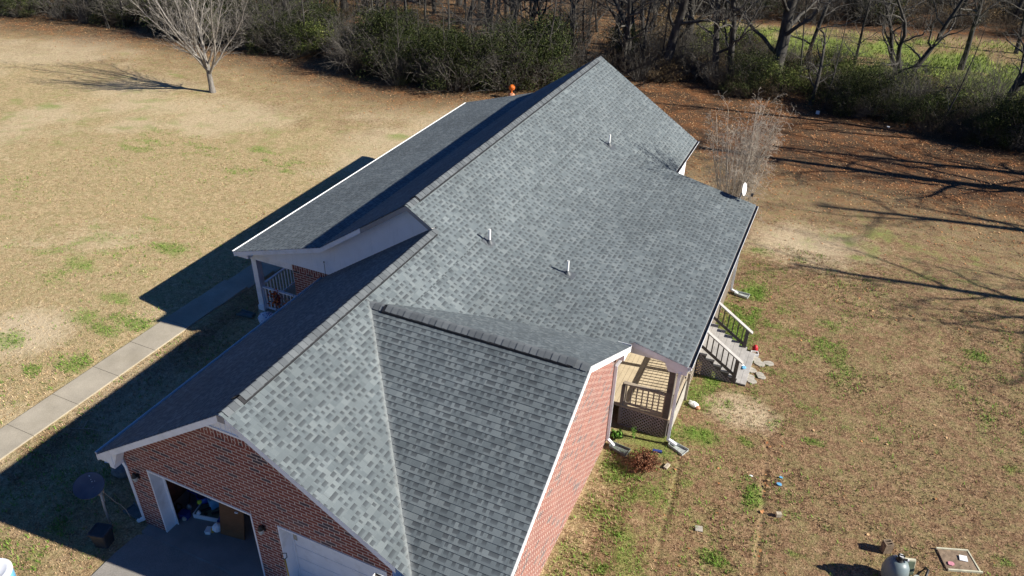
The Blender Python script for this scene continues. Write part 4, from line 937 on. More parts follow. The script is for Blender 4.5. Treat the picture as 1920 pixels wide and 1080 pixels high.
# back lawn things
def flat(u, v, poly, h, mat, label, cat, nm, rz=0, lift=.012, s=1):
    x, y, z = at(u, v); o = solo(nm, MB().prism([(a*s, b_*s, 0) for a, b_ in poly], (0, 0, h)), mat, label, cat, loc=(x, y, z+lift)); o.rotation_euler = (0, 0, rz); return o
def irr(n, r, sd, sq=.8):
    rn = random.Random(sd); return [(math.cos(2*PI*k/n)*r*rn.uniform(.8, 1.1), math.sin(2*PI*k/n)*r*sq*rn.uniform(.8, 1.1)) for k in range(n)]
SG = 'stepping stones by the deck stairs'
for i, (u, v, r, lb) in enumerate(((1416, 675, .20, 'pale stepping stone nearest the bottom stair corner with the planter'), (1424, 683, .20, 'pale stepping stone second from the planter'), (1441, 683, .17, 'round stepping stone farthest out from the stairs'), (1408, 695, .18, 'stepping stone close along the bottom stair'), (1424, 703, .15, 'small stepping stone half sunk in bare dirt right of the stairs'),
        (1406, 708, .17, 'stepping stone at the near end of the bottom stair'), (1427, 708, .16, 'sunken stepping stone at the edge of the dirt patch'), (1409, 716, .17, 'stepping stone nearest the picture bottom in the stair path'))):
    o = flat(u, v, irr(9, r, i+3), .035, 'stone', lb, 'stepping stone', 'stepping_stone'); o['group'] = SG
x, y, z = at(1414, 667); t = thing('planter', 'white square planter with a bright red ball beside the stair foot', 'planter', (x, y, z), .3)
obj('pot', MB().box(-.12, -.1, 0, .12, -.08, .14).box(-.12, .08, 0, .12, .1, .14).box(-.12, -.079, 0, -.1, .079, .14).box(.1, -.079, 0, .12, .079, .14), M['pvc'], t); obj('soil', MB().box(-.1, -.08, .01, .1, .08, .11), M['dirt'], t)
obj('red_ball', MB().blob((.04, .24, .14), (.10, .10, .14), 2, 12, .03), M['red'], t, smooth=True)
x, y = 8.42, 13.42; z = FZ-rise*6
t = thing('plastic_bag', 'crumpled white and light blue bag on the lowest stair tread', 'bag', (x, y, z)); obj('bag', MB().blob((-.03, .05, .05), (.10, .07, .05), 6, 10, .2), M['pvc'], t); obj('blue_side', MB().blob((.06, -.04, .05), (.08, .07, .05), 7, 10, .2), M['ltblue'], t)
x, y, z = at(1300, 762); t = thing('toy_dog', 'small white and brown plush toy lying in the green grass by the deck', 'toy', (x, y, z), math.radians(-20)); obj('body', MB().blob((0, 0, .08), (.17, .10, .085), 4, 12, .14), M['pvc'], t); obj('head', MB().blob((.17, -.03, .07), (.075, .07, .06), 5, 10, .1), M['peach'], t); obj('leg', MB().blob((-.15, .1, .04), (.09, .035, .035), 6, 8, .1), M['pvc'], t)
flat(1464, 896, irr(6, .05, 2), .02, 'ltblue', 'smaller upper light blue scrap on the brown lawn', 'scrap', 'paper_scrap'); flat(1461, 909, irr(7, .075, 8), .025, 'ltblue', 'larger lower light blue scrap on the brown lawn', 'scrap', 'paper_scrap')
flat(1408, 893, irr(5, .06, 12, .5), .02, 'pvc', 'white paper scrap left of the long wheel rut', 'scrap', 'paper_scrap')
flat(1310, 992, [(-.09, -.08), (.09, -.09), (.1, .08), (-.08, .09)], .015, 'stone', 'pale flat square tile lying in the grass left of the rut', 'tile', 'tile', .3)
o = flat(1459, 968, [(-.065, -.05), (.065, -.05), (.065, .05), (-.065, .05)], .11, 'block', 'small tan wooden block on the lawn right of the wheel rut', 'block', 'wood_block', .4)
x, y, z = at(1250, 876); t = thing('brick', 'loose tan brick with holes in grass right of the dead bush', 'brick', (x, y, z+.01), 1.3); obj('body', MB().box(-.1, -.05, 0, .1, .05, .06), M['block'], t); obj('hole', MB().lathe([(.012, 0), (.012, .062)], (-.05, 0, 0), 8).lathe([(.012, 0), (.012, .062)], (0, 0, 0), 8).lathe([(.012, 0), (.012, .062)], (.05, 0, 0), 8), M['black'], t)
o = flat(1232, 848, [(-.13, -.04), (.13, -.04), (.13, .04), (-.13, .04)], .06, 'navy', 'dark blue flat scrap in green grass behind the dead bush', 'scrap', 'cloth_scrap', .2)
flat(1533, 214, irr(6, .12, 4), .2, 'pvc', 'white plastic jug lying at the edge of the dark undergrowth', 'jug', 'jug'); flat(1665, 239, irr(5, .10, 6), .06, 'pvc', 'small white litter scrap in shaded leaves near the leaning tree', 'scrap', 'paper_scrap')
o = flat(1292, 712, [(-.1, -.06), (.1, -.06), (.1, .06), (-.1, .06)], .03, 'tan', 'brown leaf coloured wood chip in the green strip beside the deck', 'wood chip', 'wood_chip', .8)
# pool filter
t = thing('sand_filter', 'round grey pool filter tank with black valve on top and hose', 'pool filter', (13.05, 6.32, 0), s=.82)
obj('tank', MB().lathe([(.18, .14), (.27, .22), (.325, .36), (.345, .52), (.345, .62), (.325, .78), (.26, .92), (.16, 1.0), (.09, 1.02)], (0, 0, 0), 32), M['grey'], t, smooth=True)
obj('band', MB().lathe([(.349, .54), (.352, .55), (.352, .59), (.349, .60)], (0, 0, 0), 32), M['grey'], t, smooth=True)
obj('stand', MB().lathe([(.24, 0), (.22, .18), (.19, .2)], (0, 0, 0), 20), M['black'], t)
v_ = obj('valve', MB().lathe([(.10, 1.0), (.105, 1.03), (.08, 1.06), (.075, 1.13), (.085, 1.15), (.085, 1.18), (.05, 1.2)], (0, 0, 0), 18).tube([(0, 0, 1.09), (.2, .02, 1.09)], .035, 10).tube([(0, 0, 1.09), (-.02, .16, 1.09)], .035, 10), M['black'], t)
obj('valve_cap', MB().lathe([(.06, 1.2), (.06, 1.215), (.03, 1.215), (.03, 1.205)], (0, 0, 0), 18), M['pvc'], v_); obj('valve_handle', MB().box(-.09, -.015, 1.2, .09, .015, 1.235), M['black'], v_); obj('gauge', MB().lathe([(.03, 0), (.03, .03)], (-.11, .05, 1.06), 12), M['galv'], v_)
obj('union', MB().tube([(.18, .02, 1.09), (.22, .02, 1.09)], .045, 10), M['pvc'], v_)
t = thing('pool_pump', 'black pump with a clear lid and curved hose beside the grey filter', 'pump', (13.56, 6.42, 0), .3); obj('body', MB().lathe([(.11, 0), (.13, .05), (.12, .3), (.10, .34)], (0, 0, 0), 18).tube([(0, 0, .15), (-.1, -.35, .15)], .09, 12), M['black'], t); obj('lid', MB().lathe([(.095, .34), (.09, .37), (.03, .38)], (0, 0, 0), 18), M['glass'], t)
obj('hose', MB().tube([(0, .1, .25), (.12, .22, .3), (.2, .2, .5), (.17, .05, .62), (.08, -.12, .5), (.06, -.3, .3), (.1, -.5, .12)], .03, 10), M['black'], t, smooth=True)
t = thing('filter_panel', 'square cream edged dark green panel behind the pool filter', 'panel', (13.33, 6.62, .0), .3, s=.9); obj('face', MB().prism([(-.15, -.10, .28), (.15, -.10, .28), (.15, .02, .62), (-.15, .02, .62)], (0, .03, 0)), M['panel'], t); obj('back', MB().prism([(-.17, -.065, .26), (.18, -.065, .26), (.18, .06, .65), (-.17, .06, .65)], (0, .06, .0)), M['cream'], t); obj('leg', MB().box(-.14, -.02, 0, -.1, .04, .3).box(.1, -.02, 0, .14, .04, .3), M['panel'], t)
x, y = 12.93, 7.28; t = thing('cinder_block', 'upright grey brown concrete block left behind the pool filter', 'block', (x, y, 0), .5); obj('block', MB().box(-.1, -.09, 0, -.075, .09, .32).box(.075, -.09, 0, .1, .09, .32).box(-.074, -.09, 0, .074, -.065, .32).box(-.074, .065, 0, .074, .09, .32).box(-.074, -.012, 0, .074, .012, .32), M['dirt'], t)
solo('white_cap', MB().lathe([(.05, 0), (.055, .05), (.03, .07)], (0, 0, 0), 14), 'pvc', 'small round white cap on the ground between block and pool filter', 'cap', loc=(13.12, 7.02, .01), smooth=True)
# framed patch on the ground
t = thing('ground_frame', 'low wooden frame of bare dirt with a white board, right of the pool filter', 'frame', (14.55, 7.72, .0), math.radians(20)); 
obj('soil', MB().box(-.38, -.26, -.05, .38, .30, .03), M['dirt'], t); obj('rim', MB().box(-.40, .30, 0, .36, .335, .06).box(-.36, -.32, 0, .44, -.285, .06).prism([(.38, -.28, 0), (.41, -.28, 0), (.37, .3, 0), (.34, .3, 0)], (0, 0, .045)), M['cream'], t); obj('board', MB().prism([(.03, .0, .04), (.21, -.04, .04), (.24, .12, .05), (.07, .15, .05)], (0, 0, .015)), M['pvc'], t); obj('pink_scrap', MB().prism(list((a-.22, b_-.12, .035) for a, b_ in irr(8, .085, 3)), (0, 0, .02)), M['pink'], t)
# plants by the house
def stems(n, r0, r1, h, rad, sd, curve=.3, leafy=0, leaf=.03, seg=4):
    rn = random.Random(sd); b = MB(); lf = MB()
    for i in range(n):
        a = rn.uniform(0, 2*PI); q0 = rn.uniform(0, r0); q1 = q0+rn.uniform(.2, 1)*r1; hh = h*rn.uniform(.55, 1)*(1-.35*(q1/r1)**2); pts = []; w1 = rn.uniform(-curve, curve)
        for k in range(seg):
            t_ = k/(seg-1); aa = a+w1*t_; rr_ = q0+(q1-q0)*t_**1.3; pts.append((math.cos(aa)*rr_, math.sin(aa)*rr_, hh*t_))
        b.tube(pts, [rad*(1-.7*k/(seg-1)) for k in range(seg)], 4, cap=False)
        for k in range(leafy):
            t_ = rn.uniform(.35, 1); k0 = min(int(t_*(seg-1)), seg-2); p = Vector(pts[k0]).lerp(Vector(pts[k0+1]), t_*(seg-1)-k0)+Vector([rn.gauss(0, .02) for _ in range(3)])
            d1 = Vector([rn.uniform(-1, 1) for _ in range(3)]).normalized()*leaf*rn.uniform(.6, 1.2); d2 = d1.cross(Vector([rn.uniform(-1, 1) for _ in range(3)])).normalized()*leaf*.5; lf.face([p-d1, p-d2, p+d1, p+d2])
    return b, lf
M['deadleaf'] = m_leaf('dead_leaf', (.14, .055, .03), (.26, .11, .06), (.42, .24, .14)); M['deadstem'] = m_bark('dead_stem', (.16, .09, .06), (.30, .19, .12), 30)
b, lf = stems(150, .12, .42, .62, .006, 3, leafy=22, leaf=.028)
x, y, z = at(1206, 876); t = thing('dead_bush', 'round reddish brown dead bush in front of the deck', 'bush', (x, y, z)); obj('stems', b, M['deadstem'], t); obj('foliage', lf, M['deadleaf'], t)
M['weed'] = m_leaf('weed_leaf', (.05, .12, .02), (.12, .26, .04), (.26, .42, .10))
b, lf = stems(14, .05, .2, .32, .005, 5, leafy=14, leaf=.06); x, y, z = at(1157, 822); t = thing('leafy_weed', 'bright green broad leafed weed at the shaded brick wall under the deck', 'weed', (x, y, z)); obj('stems', b, M['weed'], t); obj('foliage', lf, M['weed'], t)
b, lf = stems(5, .03, .08, .62, .005, 6, leafy=9, leaf=.035); x, y, z = at(1188, 822); t = thing('tall_weed', 'thin pale tall weed in front of the deck lattice', 'weed', (x, y, z)); obj('stems', b, M['weed'], t); obj('foliage', lf, M['weed'], t)

# ------------------------------------------------------------------ trees and undergrowth
class TB:
    """fast tube collector for branches (numpy)"""
    def __init__(s): s.V = []; s.F = []; s.n = 0
    def tube(s, P, r, k):
        P = np.asarray(P, float); r = np.asarray(r, float); n = len(P)
        d = np.gradient(P, axis=0); d /= np.linalg.norm(d, axis=1, keepdims=True)+1e-9
        ref = np.array([.33, .21, .92]); a = np.cross(d, ref); a /= np.linalg.norm(a, axis=1, keepdims=True)+1e-6; b = np.cross(d, a)
        t = np.arange(k)*2*PI/k
        R_ = P[:, None]+(a[:, None]*np.cos(t)[None, :, None]+b[:, None]*np.sin(t)[None, :, None])*r[:, None, None]
        s.V.append(R_.reshape(-1, 3)); i = np.arange((n-1)*k).reshape(n-1, k)+s.n; j = np.roll(i, -1, 1)
        s.F.append(np.stack([i, j, j+k, i+k], -1).reshape(-1, 4)); s.n += n*k
    def mesh(s, name): return mesh_np(name, np.concatenate(s.V), np.concatenate(s.F))
def norm(v): return v/(np.linalg.norm(v)+1e-9)
def grow(rng, trunk, crown, p, d, L, r, lvl, cfg):
    c = cfg[lvl]; n = c['n']; P = [p]; dirs = []
    for i in range(n):
        d = norm(d+rng.normal(0, c['w'], 3)+np.array([0, 0, c['up']])); dirs.append(d); P.append(P[-1]+d*L/n)
    t = np.linspace(0, 1, n+1); rad = r*(1-t*c['taper'])
    if lvl == 0: rad[0] *= 1.35
    (trunk if lvl == 0 or (lvl == 1 and r > .09) else crown).tube(P, np.maximum(rad, c.get('rmin', .004)), c['k'])
    if lvl+1 >= len(cfg): return
    q = cfg[lvl+1]; m = c['kids'] if isinstance(c['kids'], int) else int(rng.integers(*c['kids'])); a0 = rng.uniform(0, 2*PI)
    for i in range(m):
        s = c['from']+(1-c['from'])*(i+rng.uniform(.1, .9))/m; s = min(s, .98); k = min(int(s*n), n-1); f = s*n-k
        b = P[k]*(1-f)+P[k+1]*f; dd = dirs[k]; az = a0+i*2.4+rng.uniform(-.5, .5)
        u = norm(np.cross(dd, [.3, .2, .9])); v = np.cross(dd, u); an = q['ang']*rng.uniform(.7, 1.25)
        nd = norm(dd*math.cos(an)+(u*math.cos(az)+v*math.sin(az))*math.sin(an))
        grow(rng, trunk, crown, b, nd, L*q['len']*(1-s*.45)*rng.uniform(.75, 1.15), rad[k]*q['rr']*rng.uniform(.8, 1.1), lvl+1, cfg)
M['bark_dark'] = m_bark('dark_bark', (.025, .023, .021), (.085, .078, .068), 5)
M['twig_grey'] = m_bark('grey_twigs', (.045, .042, .038), (.16, .145, .125), 5)
M['bark_pale'] = m_bark('pale_bark', (.10, .092, .082), (.27, .25, .225), 12)
M['twig_pale'] = m_bark('pale_twigs', (.28, .24, .195), (.50, .43, .35), 12)
M['twig_tree'] = m_bark('tree_twigs', (.17, .155, .135), (.34, .31, .275), 10)
M['twig_brown'] = m_bark('brown_twigs', (.05, .04, .03), (.15, .115, .08), 6)
def tree_proto(seed, cfgs, L, r, d=(0, 0, 1), stems=1, spread=.3):
    rng = np.random.default_rng(seed); T, K = TB(), TB()
    for i in range(stems):
        a = 2*PI*i/stems+rng.uniform(0, .8); dd = norm(np.array(d)+(np.array([math.cos(a), math.sin(a), 0])*spread if stems > 1 else 0))
        grow(rng, T, K, np.array([math.cos(a), math.sin(a), 0])*(r*1.1 if stems > 1 else 0)+np.array([0, 0, -.25]), dd, L*rng.uniform(.85, 1.05), r*rng.uniform(.75, 1.0), 0, cfgs)
    return T, K
def make_tree(name, label, seed, cfg, L, r, loc, mats=('bark_dark', 'twig_grey'), group=None, **k):
    T, K = tree_proto(seed, cfg, L, r, **k); t = thing(name, label, 'tree', loc, 0, group)
    link_mesh('trunk', T.mesh('trunk'), M[mats[0]], t, smooth=True); link_mesh('crown', K.mesh('crown'), M[mats[1]], t); return t
big = [dict(n=9, w=.075, up=.05, taper=.72, k=9, kids=15, **{'from': .14}),
       dict(n=8, w=.2, up=.03, taper=.82, k=6, kids=(7, 10), ang=1.0, len=.42, rr=.42, **{'from': .25}),
       dict(n=5, w=.2, up=.03, taper=.85, k=4, kids=(4, 7), ang=.75, len=.48, rr=.55, **{'from': .2}),
       dict(n=4, w=.25, up=.02, taper=.8, k=3, kids=(3, 6), ang=.7, len=.5, rr=.5, rmin=.006, **{'from': .15}),
       dict(n=3, w=.3, up=.0, taper=.7, k=3, ang=.7, len=.55, rr=.6, rmin=.005)]
thin = [dict(n=8, w=.05, up=.06, taper=.8, k=6, kids=15, **{'from': .10}),
        dict(n=5, w=.22, up=.03, taper=.8, k=4, kids=(5, 7), ang=1.0, len=.26, rr=.4, **{'from': .2}),
        dict(n=4, w=.25, up=.02, taper=.8, k=3, kids=(3, 5), ang=.8, len=.5, rr=.5, rmin=.006, **{'from': .1}),
        dict(n=3, w=.3, up=0, taper=.6, k=3, ang=.7, len=.55, rr=.6, rmin=.005)]
crook = [dict(n=9, w=.17, up=.03, taper=.72, k=8, kids=11, **{'from': .15}),
         dict(n=7, w=.25, up=.05, taper=.8, k=5, kids=(5, 8), ang=.8, len=.45, rr=.5, **{'from': .2}),
         dict(n=5, w=.3, up=.02, taper=.8, k=3, kids=(5, 7), ang=.85, len=.48, rr=.5, rmin=.007, **{'from': .1}),
         dict(n=4, w=.35, up=.0, taper=.7, k=3, ang=.8, len=.5, rr=.5, rmin=.006)]
vase = [dict(n=3, w=.02, up=.02, taper=.25, k=12, kids=11, **{'from': .62}),
        dict(n=9, w=.07, up=.09, taper=.82, k=6, kids=(10, 13), ang=.66, len=4.7, rr=.52, **{'from': .12}),
        dict(n=6, w=.09, up=.07, taper=.82, k=4, kids=(6, 9), ang=.55, len=.40, rr=.38, rmin=.006, **{'from': .12}),
        dict(n=4, w=.14, up=.05, taper=.8, k=3, kids=(3, 5), ang=.5, len=.42, rr=.5, rmin=.006, **{'from': .15}),
        dict(n=3, w=.2, up=.02, taper=.6, k=3, ang=.5, len=.5, rr=.6, rmin=.005)]
myrt = [dict(n=8, w=.06, up=.03, taper=.75, k=5, kids=10, **{'from': .30}),
        dict(n=6, w=.2, up=.02, taper=.8, k=3, kids=(6, 9), ang=.42, len=.22, rr=.5, rmin=.004, **{'from': .15}),
        dict(n=4, w=.25, up=-.12, taper=.7, k=3, kids=(3, 5), ang=.6, len=.5, rr=.6, rmin=.0035, **{'from': .3}),
        dict(n=3, w=.25, up=-.2, taper=.6, k=3, ang=.5, len=.6, rr=.6, rmin=.003)]
x, y, z = at(399, 173)
make_tree('bare_tree', 'pale barked bare tree with upswept branches standing alone on the left lawn', 11, vase, 2.3, .21, (x, y, z), ('bark_pale', 'twig_tree'))
make_tree('crepe_myrtle', 'bushy many stemmed bare shrub tree just behind the white satellite dish', 5, myrt, 6.6, .032, (6.3, 20.9, gz(6, 20.75)), ('twig_pale', 'twig_pale'), stems=32, spread=.06)
A = make_tree('bare_tree', '', 21, big, 17, .42, (0, 0, 0)); B = make_tree('bare_tree', '', 22, big, 15, .30, (0, 0, 0)); Cc = make_tree('bare_tree', '', 33, crook, 10, .26, (0, 0, 0))
D = make_tree('slender_tree', '', 41, thin, 14, .15, (0, 0, 0)); E_ = make_tree('slender_tree', '', 42, thin, 12, .11, (0, 0, 0)); F_ = make_tree('bare_tree', '', 36, crook, 9, .22, (0, 0, 0), stems=3, spread=.45)
used = set()
def put(proto, x, y, rz, label, s=1, group=None, tilt=(0, 0)):
    loc = (x, y, gz(x, y)-.05)
    if proto.name not in used:
        used.add(proto.name); proto.location = loc; proto.rotation_euler = (tilt[0], tilt[1], rz); proto.scale = (s, s, s) if not hasattr(s, '__len__') else s; proto['label'] = label
        if group: proto['group'] = group
        return proto
    return dup(proto, loc, rz, label, group, s, tilt)
def putp(proto, u, v, *a, **k): x, y, _ = at(u, v); return put(proto, x, y, *a, **k)
putp(A, 1450, 168, 2.0, 'thickest grey trunk with forking limbs right of centre, behind the bare shrub tree', s=(1.25, 1.25, 1.0), tilt=(0, .04))
putp(A, 1240, 142, .4, 'dark leaning trunk at the right end of the main roof peak', s=(.95, .95, .95), tilt=(0, .07))
putp(B, 1340, 156, 1.0, 'left one of two close trunks between roof peak and thickest tree', s=(1.1, 1.1, 1.1), tilt=(0, .03))
putp(B, 1366, 160, 3.4, 'right leaning one of two close trunks between roof peak and thickest tree', s=(1.0, 1.0, 1.1), tilt=(0, .12))
putp(F_, 1690, 150, .2, 'crooked tree forking low into several dark stems in front of the green field', s=1.1, tilt=(0, .05))
putp(Cc, 1868, 222, 1.2, 'crooked single trunk at the right edge of the undergrowth', s=1.15, tilt=(0, .05))
putp(D, 1069, 112, 0, 'straight dark trunk left of the main roof peak', s=(1.4, 1.4, 1.1))
putp(Cc, 1180, 128, 4.2, 'dark trunk just behind the right slope of the roof peak', s=1.0)
putp(F_, 1010, 95, 2.0, 'twisted grey branched tree in the dark thicket left of the straight trunk', s=.8)
putp(E_, 1545, 205, 2.4, 'thin crooked sapling at the shaded edge right of the thickest trunk', s=.6, tilt=(.1, .1))
putp(E_, 1755, 245, .7, 'pale thin sapling leaning in the dark brush before the right edge tree', s=.6, tilt=(0, .15))
# trees in the wood: by zone
rng = np.random.default_rng(12)
ZL = 'trees in the wood beyond the left lawn'; ZR = 'trees along the far side of the green field'
cnt = 0
cand = [(585, 42), (602, 38), (548, 30), (630, 40), (648, 35), (740, 18), (700, 30), (815, 25), (900, 30), (860, 10), (965, 20), (505, 28), (20, 5), (60, 8), (110, 10), (180, 15), (240, 20), (470, 30), (560, 8), (790, 5), (930, 60), (1120, 60), (1150, 85), (1205, 100), (1290, 120), (1510, 120), (1600, 130), (1800, 130), (1905, 100)]
for i, (u, v) in enumerate(cand):
    pr2 = (D, E_, B, D, A)[i % 5]; s = float(rng.uniform(.8, 1.15)); wdt = 1.3 if pr2 in (D, E_) else .8
    putp(pr2, u, v, float(rng.uniform(0, 6)), 'dark bare trunk standing among others in the thicket beyond the lawn' if u < 1200 else 'slim bare trunk in the brush in front of the green field', s=(s*wdt, s*wdt, s), group=ZL if u < 1200 else 'slim trunks in front of the green field')
for i in range(92):
    x = float(rng.uniform(-66, -2)); y = float(edge(x)+rng.uniform(3, 30)); pr2 = (D, E_, D, B)[i % 4]; s = float(rng.uniform(.75, 1.1))
    put(pr2, x, y, float(rng.uniform(0, 6)), 'dark bare trunk standing among others in the thicket beyond the lawn', s=s, group=ZL)
for i in range(34):
    x = float(rng.uniform(-8, 42)); y = float(74+.22*x+rng.uniform(0, 16)); pr2 = (D, E_, Cc, B)[i % 4]; s = float(rng.uniform(.7, 1.0))
    put(pr2, x, y, float(rng.uniform(0, 6)), 'bare grey tree in the wood on the far side of the green field', s=s, group=ZR)
# tall trees to the right of the view whose shadows cross the back lawn
for i, (x, y, pp, s) in enumerate(((27, 38.5, A, 1.1), (24.5, 45, B, 1.2), (33, 41, A, 1.0), (38, 34.5, A, 1.1), (40, 45, B, 1.2), (36, 38, Cc, 1.3), (44, 40, A, 1.2), (30, 47, B, 1.1), (48, 35, B, 1.2), (34, 27.5, Cc, 1.4), (52, 42, A, 1.1), (31, 25.2, A, .85), (36, 21.5, Cc, 1.2))):
    put(pp, x, y, i*1.3, 'tall bare tree at the wood edge right of the back lawn', s=s, group='tall trees right of the back lawn')
# leafy evergreen shrubs ------------------------------------------------
M['privet'] = m_leaf('privet_leaf', (.012, .020, .007), (.034, .046, .014), (.09, .10, .034))
M['olive'] = m_leaf('olive_leaf', (.05, .075, .02), (.12, .15, .04), (.24, .25, .08))
M['tanleaf'] = m_leaf('tan_leaf', (.10, .07, .035), (.20, .14, .07), (.34, .24, .12))
def leaf_cloud(seed, rx, ry, h, clumps, per, size):
    rg = np.random.default_rng(seed); pts = []
    for i in range(clumps):
        a = rg.uniform(0, 2*PI); q = math.sqrt(rg.uniform(0, 1)); zc = rg.uniform(.12, 1)**.8; rr_ = q*math.sqrt(max(.06, 1-(zc-.35)**2*1.8))
        c = np.array([math.cos(a)*rx*rr_, math.sin(a)*ry*rr_, zc*h]); sc = rg.uniform(.18, .42)
        pts.append(c+rg.normal(0, 1, (per, 3))*np.array([sc, sc, sc*.75]))
    P = np.concatenate(pts); P = P[P[:, 2] > .03]; n = len(P)
    a = rg.normal(0, 1, (n, 3)); a /= np.linalg.norm(a, axis=1, keepdims=True); b = np.cross(a, rg.normal(0, 1, (n, 3))); b /= np.linalg.norm(b, axis=1, keepdims=True)
    s = rg.uniform(.6, 1.3, (n, 1))*size; a *= s; b *= s*.5
    V = np.stack([P-a, P-b, P+a, P+b], 1).reshape(-1, 3); return mesh_np('foliage', V, np.arange(len(V)).reshape(-1, 4))
def stem_mesh(seed, n, h, spread, r=.02, twigs=6, tl=.6, k=3, bend=.15):
    rg = np.random.default_rng(seed); T = TB()
    for i in range(n):
        a = rg.uniform(0, 2*PI); s = rg.uniform(.1, 1)*spread; L = h*rg.uniform(.55, 1.05); p = np.array([math.cos(a)*.15*spread, math.sin(a)*.15*spread, -.1]); d = norm(np.array([math.cos(a)*s, math.sin(a)*s, L]))
        P = [p]; 
        for j in range(5): d = norm(d+rg.normal(0, bend, 3)+[0, 0, -.02]); P.append(P[-1]+d*L/5)
        T.tube(P, np.linspace(r, r*.3, 6), k)
        for j in range(twigs):
            q = rg.integers(1, 6); dd = norm((P[q]-P[q-1])+rg.normal(0, .16*L/2, 3)); b = P[q-1]+(P[q]-P[q-1])*rg.uniform(0, 1); Q = [b]
            for _ in range(3): dd = norm(dd+rg.normal(0, .3, 3)); Q.append(Q[-1]+dd*tl/3)
            T.tube(Q, np.linspace(r*.4, r*.22, 4), 3)
            b2 = Q[2]; dd = norm(dd+rg.normal(0, .6, 3)); T.tube([b2, b2+dd*tl*.35, b2+dd*tl*.6+rg.normal(0, .03, 3)], [r*.25, r*.2, r*.18], 3)
    return T.mesh('stem')
def shrub(name, seed, rx, ry, h, clumps, per, size, mat, smat='twig_brown', ns=14):
    t = thing(name, '', 'shrub'); link_mesh('foliage', leaf_cloud(seed, rx, ry, h, clumps, per, size), M[mat], t); link_mesh('stem', stem_mesh(seed, ns, h*1.05, rx*1.2, .022), M[smat], t); return t
S1 = shrub('evergreen_shrub', 1, 2.2, 1.9, 3.0, 46, 170, .048, 'privet', 'twig_grey', ns=75); S2 = shrub('evergreen_shrub', 2, 1.7, 2.0, 3.2, 44, 180, .048, 'privet', 'twig_grey', ns=75); S3 = shrub('evergreen_shrub', 3, 2.6, 2.2, 2.2, 36, 160, .048, 'privet', 'twig_brown', ns=80)
O1 = shrub('weedy_shrub', 4, 2.0, 1.9, 2.2, 30, 170, .05, 'olive', ns=50); O2 = shrub('weedy_shrub', 5, 1.6, 1.5, 1.5, 24, 120, .045, 'tanleaf', ns=60)
def bare(seed, n, h, sp, r, tw, mat, tl=.7): t = thing('bare_shrub', '', 'shrub'); link_mesh('stem', stem_mesh(seed, n, h, sp, r, tw, tl), M[mat], t); return t
B1 = bare(7, 46, 3.2, 1.6, .016, 9, 'twig_grey'); B2 = bare(8, 60, 2.2, 2.0, .012, 8, 'twig_brown'); B3 = bare(9, 26, 4.2, 2.4, .024, 12, 'twig_grey', 1.0)
GL, GM, GR = 'evergreen shrubs in the thicket beyond the left lawn', 'shrubs in the dark brush on the right', 'weedy shrubs before the green field'
def scatter(n, xf, yf, protos, lab, grp, s0=.75, s1=1.2, sd=0):
    rg = np.random.default_rng(sd)
    for i in range(n):
        x = float(rg.uniform(*xf)); y = float(yf(x, rg)); q = protos[int(rg.integers(0, len(protos)))]; s = float(rg.uniform(s0, s1))
        put(q, x, y, float(rg.uniform(0, 6.28)), lab, s=(s, s, s*float(rg.uniform(.85, 1.15))), group=grp)
scatter(46, (-64, -6), lambda x, r: edge(x)+.8+r.uniform(0, 7), (E_, D, E_), 'dark bare sapling among the shrubs at the edge of the left wood', 'saplings at the edge of the left wood', .35, .8, sd=21)
scatter(22, (-8, 34), lambda x, r: edge(x)+1+r.uniform(0, 7), (E_, D, Cc), 'dark bare sapling in the brush behind the back lawn', 'saplings in the brush behind the back lawn', .35, .7, sd=22)
LE = 'dark evergreen shrub in the thicket along the left lawn'; LB = 'bare twiggy shrub tangled in the thicket along the left lawn'
scatter(58, (-66, -9), lambda x, r: edge(x)+1.4+abs(r.normal(0, 2.4)), (S1, S2, S3, O1), LE, GL, sd=1)
scatter(12, (-60, -6), lambda x, r: edge(x)+4+r.uniform(0, 5), (S1, S2, S3), LE, GL, sd=2)
scatter(10, (-23, -10), lambda x, r: edge(x)+1.2+r.uniform(0, 3), (S2, S1), LE, GL, .9, 1.3, sd=13)
scatter(48, (-60, -5), lambda x, r: edge(x)+.4+abs(r.normal(0, 4)), (B1, B3), LB, 'bare shrubs in the left thicket', sd=3)
scatter(40, (-62, -2), lambda x, r: edge(x)+10+r.uniform(0, 20), (B1, B2, O2), 'brown brush among the trunks deeper in the wood', 'brush deeper in the left wood', sd=4)
scatter(50, (3.0, 36), lambda x, r: edge(x)+.8+r.uniform(0, 5.0), (S3, S1, B2, O1, S3), 'dark shaded shrub in front of the green field', GM, .6, .95, sd=5)
scatter(60, (-6, 36), lambda x, r: edge(x)+1+r.uniform(0, 10), (B1, B2), 'bare brown brush in front of the green field', 'brush before the green field', .7, 1.1, sd=6)
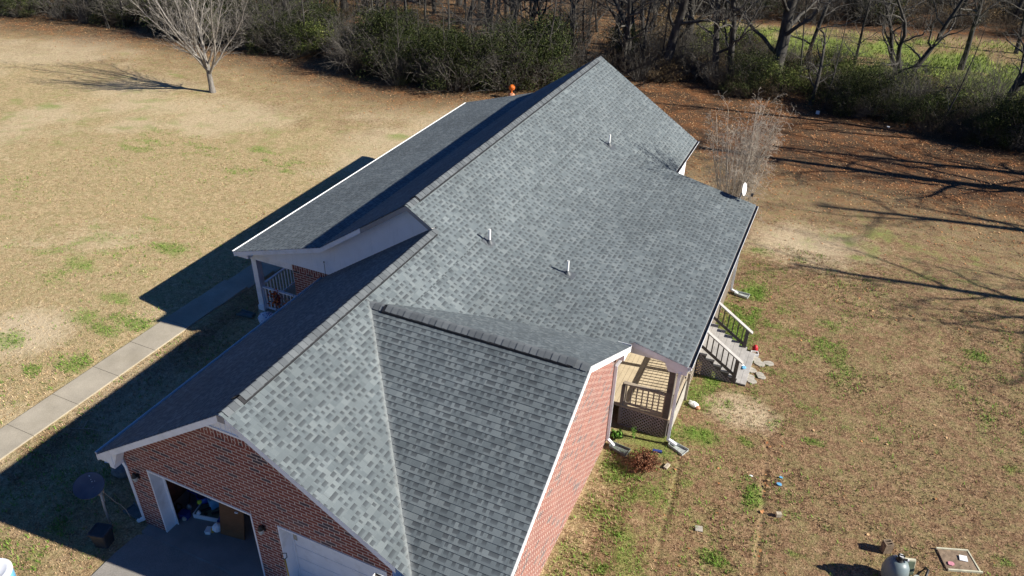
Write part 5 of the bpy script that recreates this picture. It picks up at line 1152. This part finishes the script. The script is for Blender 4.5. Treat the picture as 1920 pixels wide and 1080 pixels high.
scatter(50, (-8, 40), lambda x, r: edge(x)+5+r.uniform(0, 8), (O1, O2, O1, B2), 'olive green weedy shrub at the near side of the green field', GR, .6, 1.1, sd=7)
scatter(110, (-14, 46), lambda x, r: 71.5+.2*x+r.uniform(0, 16), (B1, B2, B3, O2, S1), 'grey brown brush on the far side of the green field', 'brush beyond the green field', .9, 1.4, sd=8)
scatter(34, (-11, 5), lambda x, r: edge(x)+1.2+r.uniform(0, 7), (B1, B2, B3, O2), 'bare brush behind the main roof peak', 'brush behind the roof peak', .6, 1.0, sd=9)
for i, (u, v, s) in enumerate(((905, 150, .9), (840, 150, 1.0), (1010, 145, .7), (1060, 140, .5))): putp(S1, u, v, i*2.1, ('rounded evergreen shrub right behind the orange ball', 'dense evergreen shrub bulging over the lawn left of the orange ball', 'low evergreen shrub between the orange ball and the straight trunk', 'smallest low shrub at the foot of the straight trunk left of the roof peak')[i], s=s)

def build_field_weeds():
    rg = np.random.default_rng(17); N = 60000; x = rg.uniform(-8, 42, N); y = rg.uniform(48, 84, N); m_ = masks(x, y)
    keep = rg.random(N) < m_[:, 1]*.8; x, y = x[keep], y[keep]; n = len(x); z = G(x, y)
    a = rg.uniform(0, 2*PI, n); h = rg.uniform(.08, .32, n)*(.5+vnoise(x, y, 2.5, 4)); wd = rg.uniform(.02, .05, n); le = rg.uniform(-.5, .5, (2, n))*h
    P = np.stack([np.stack([x-np.cos(a)*wd, y-np.sin(a)*wd, z], -1), np.stack([x+np.cos(a)*wd, y+np.sin(a)*wd, z], -1), np.stack([x+le[0], y+le[1], z+h], -1)], 1).reshape(-1, 3)
    k = fbm(x, y, 3.0, 60)[:, None]; c = np.array([[.17, .29, .035]])*(1-k)+np.array([[.36, .36, .10]])*k; c = c*rg.uniform(.6, 1.3, (n, 1))
    me = mesh_np('field_weeds', P, np.arange(len(P)).reshape(-1, 3), attr=np.repeat(np.concatenate([c, np.ones((n, 1))], 1), 3, 0))
    tag(link_mesh('field_weeds', me, M['grass']), 'bright green and straw coloured weeds growing over the field behind the trees', 'weeds', kind='stuff')
build_field_weeds()
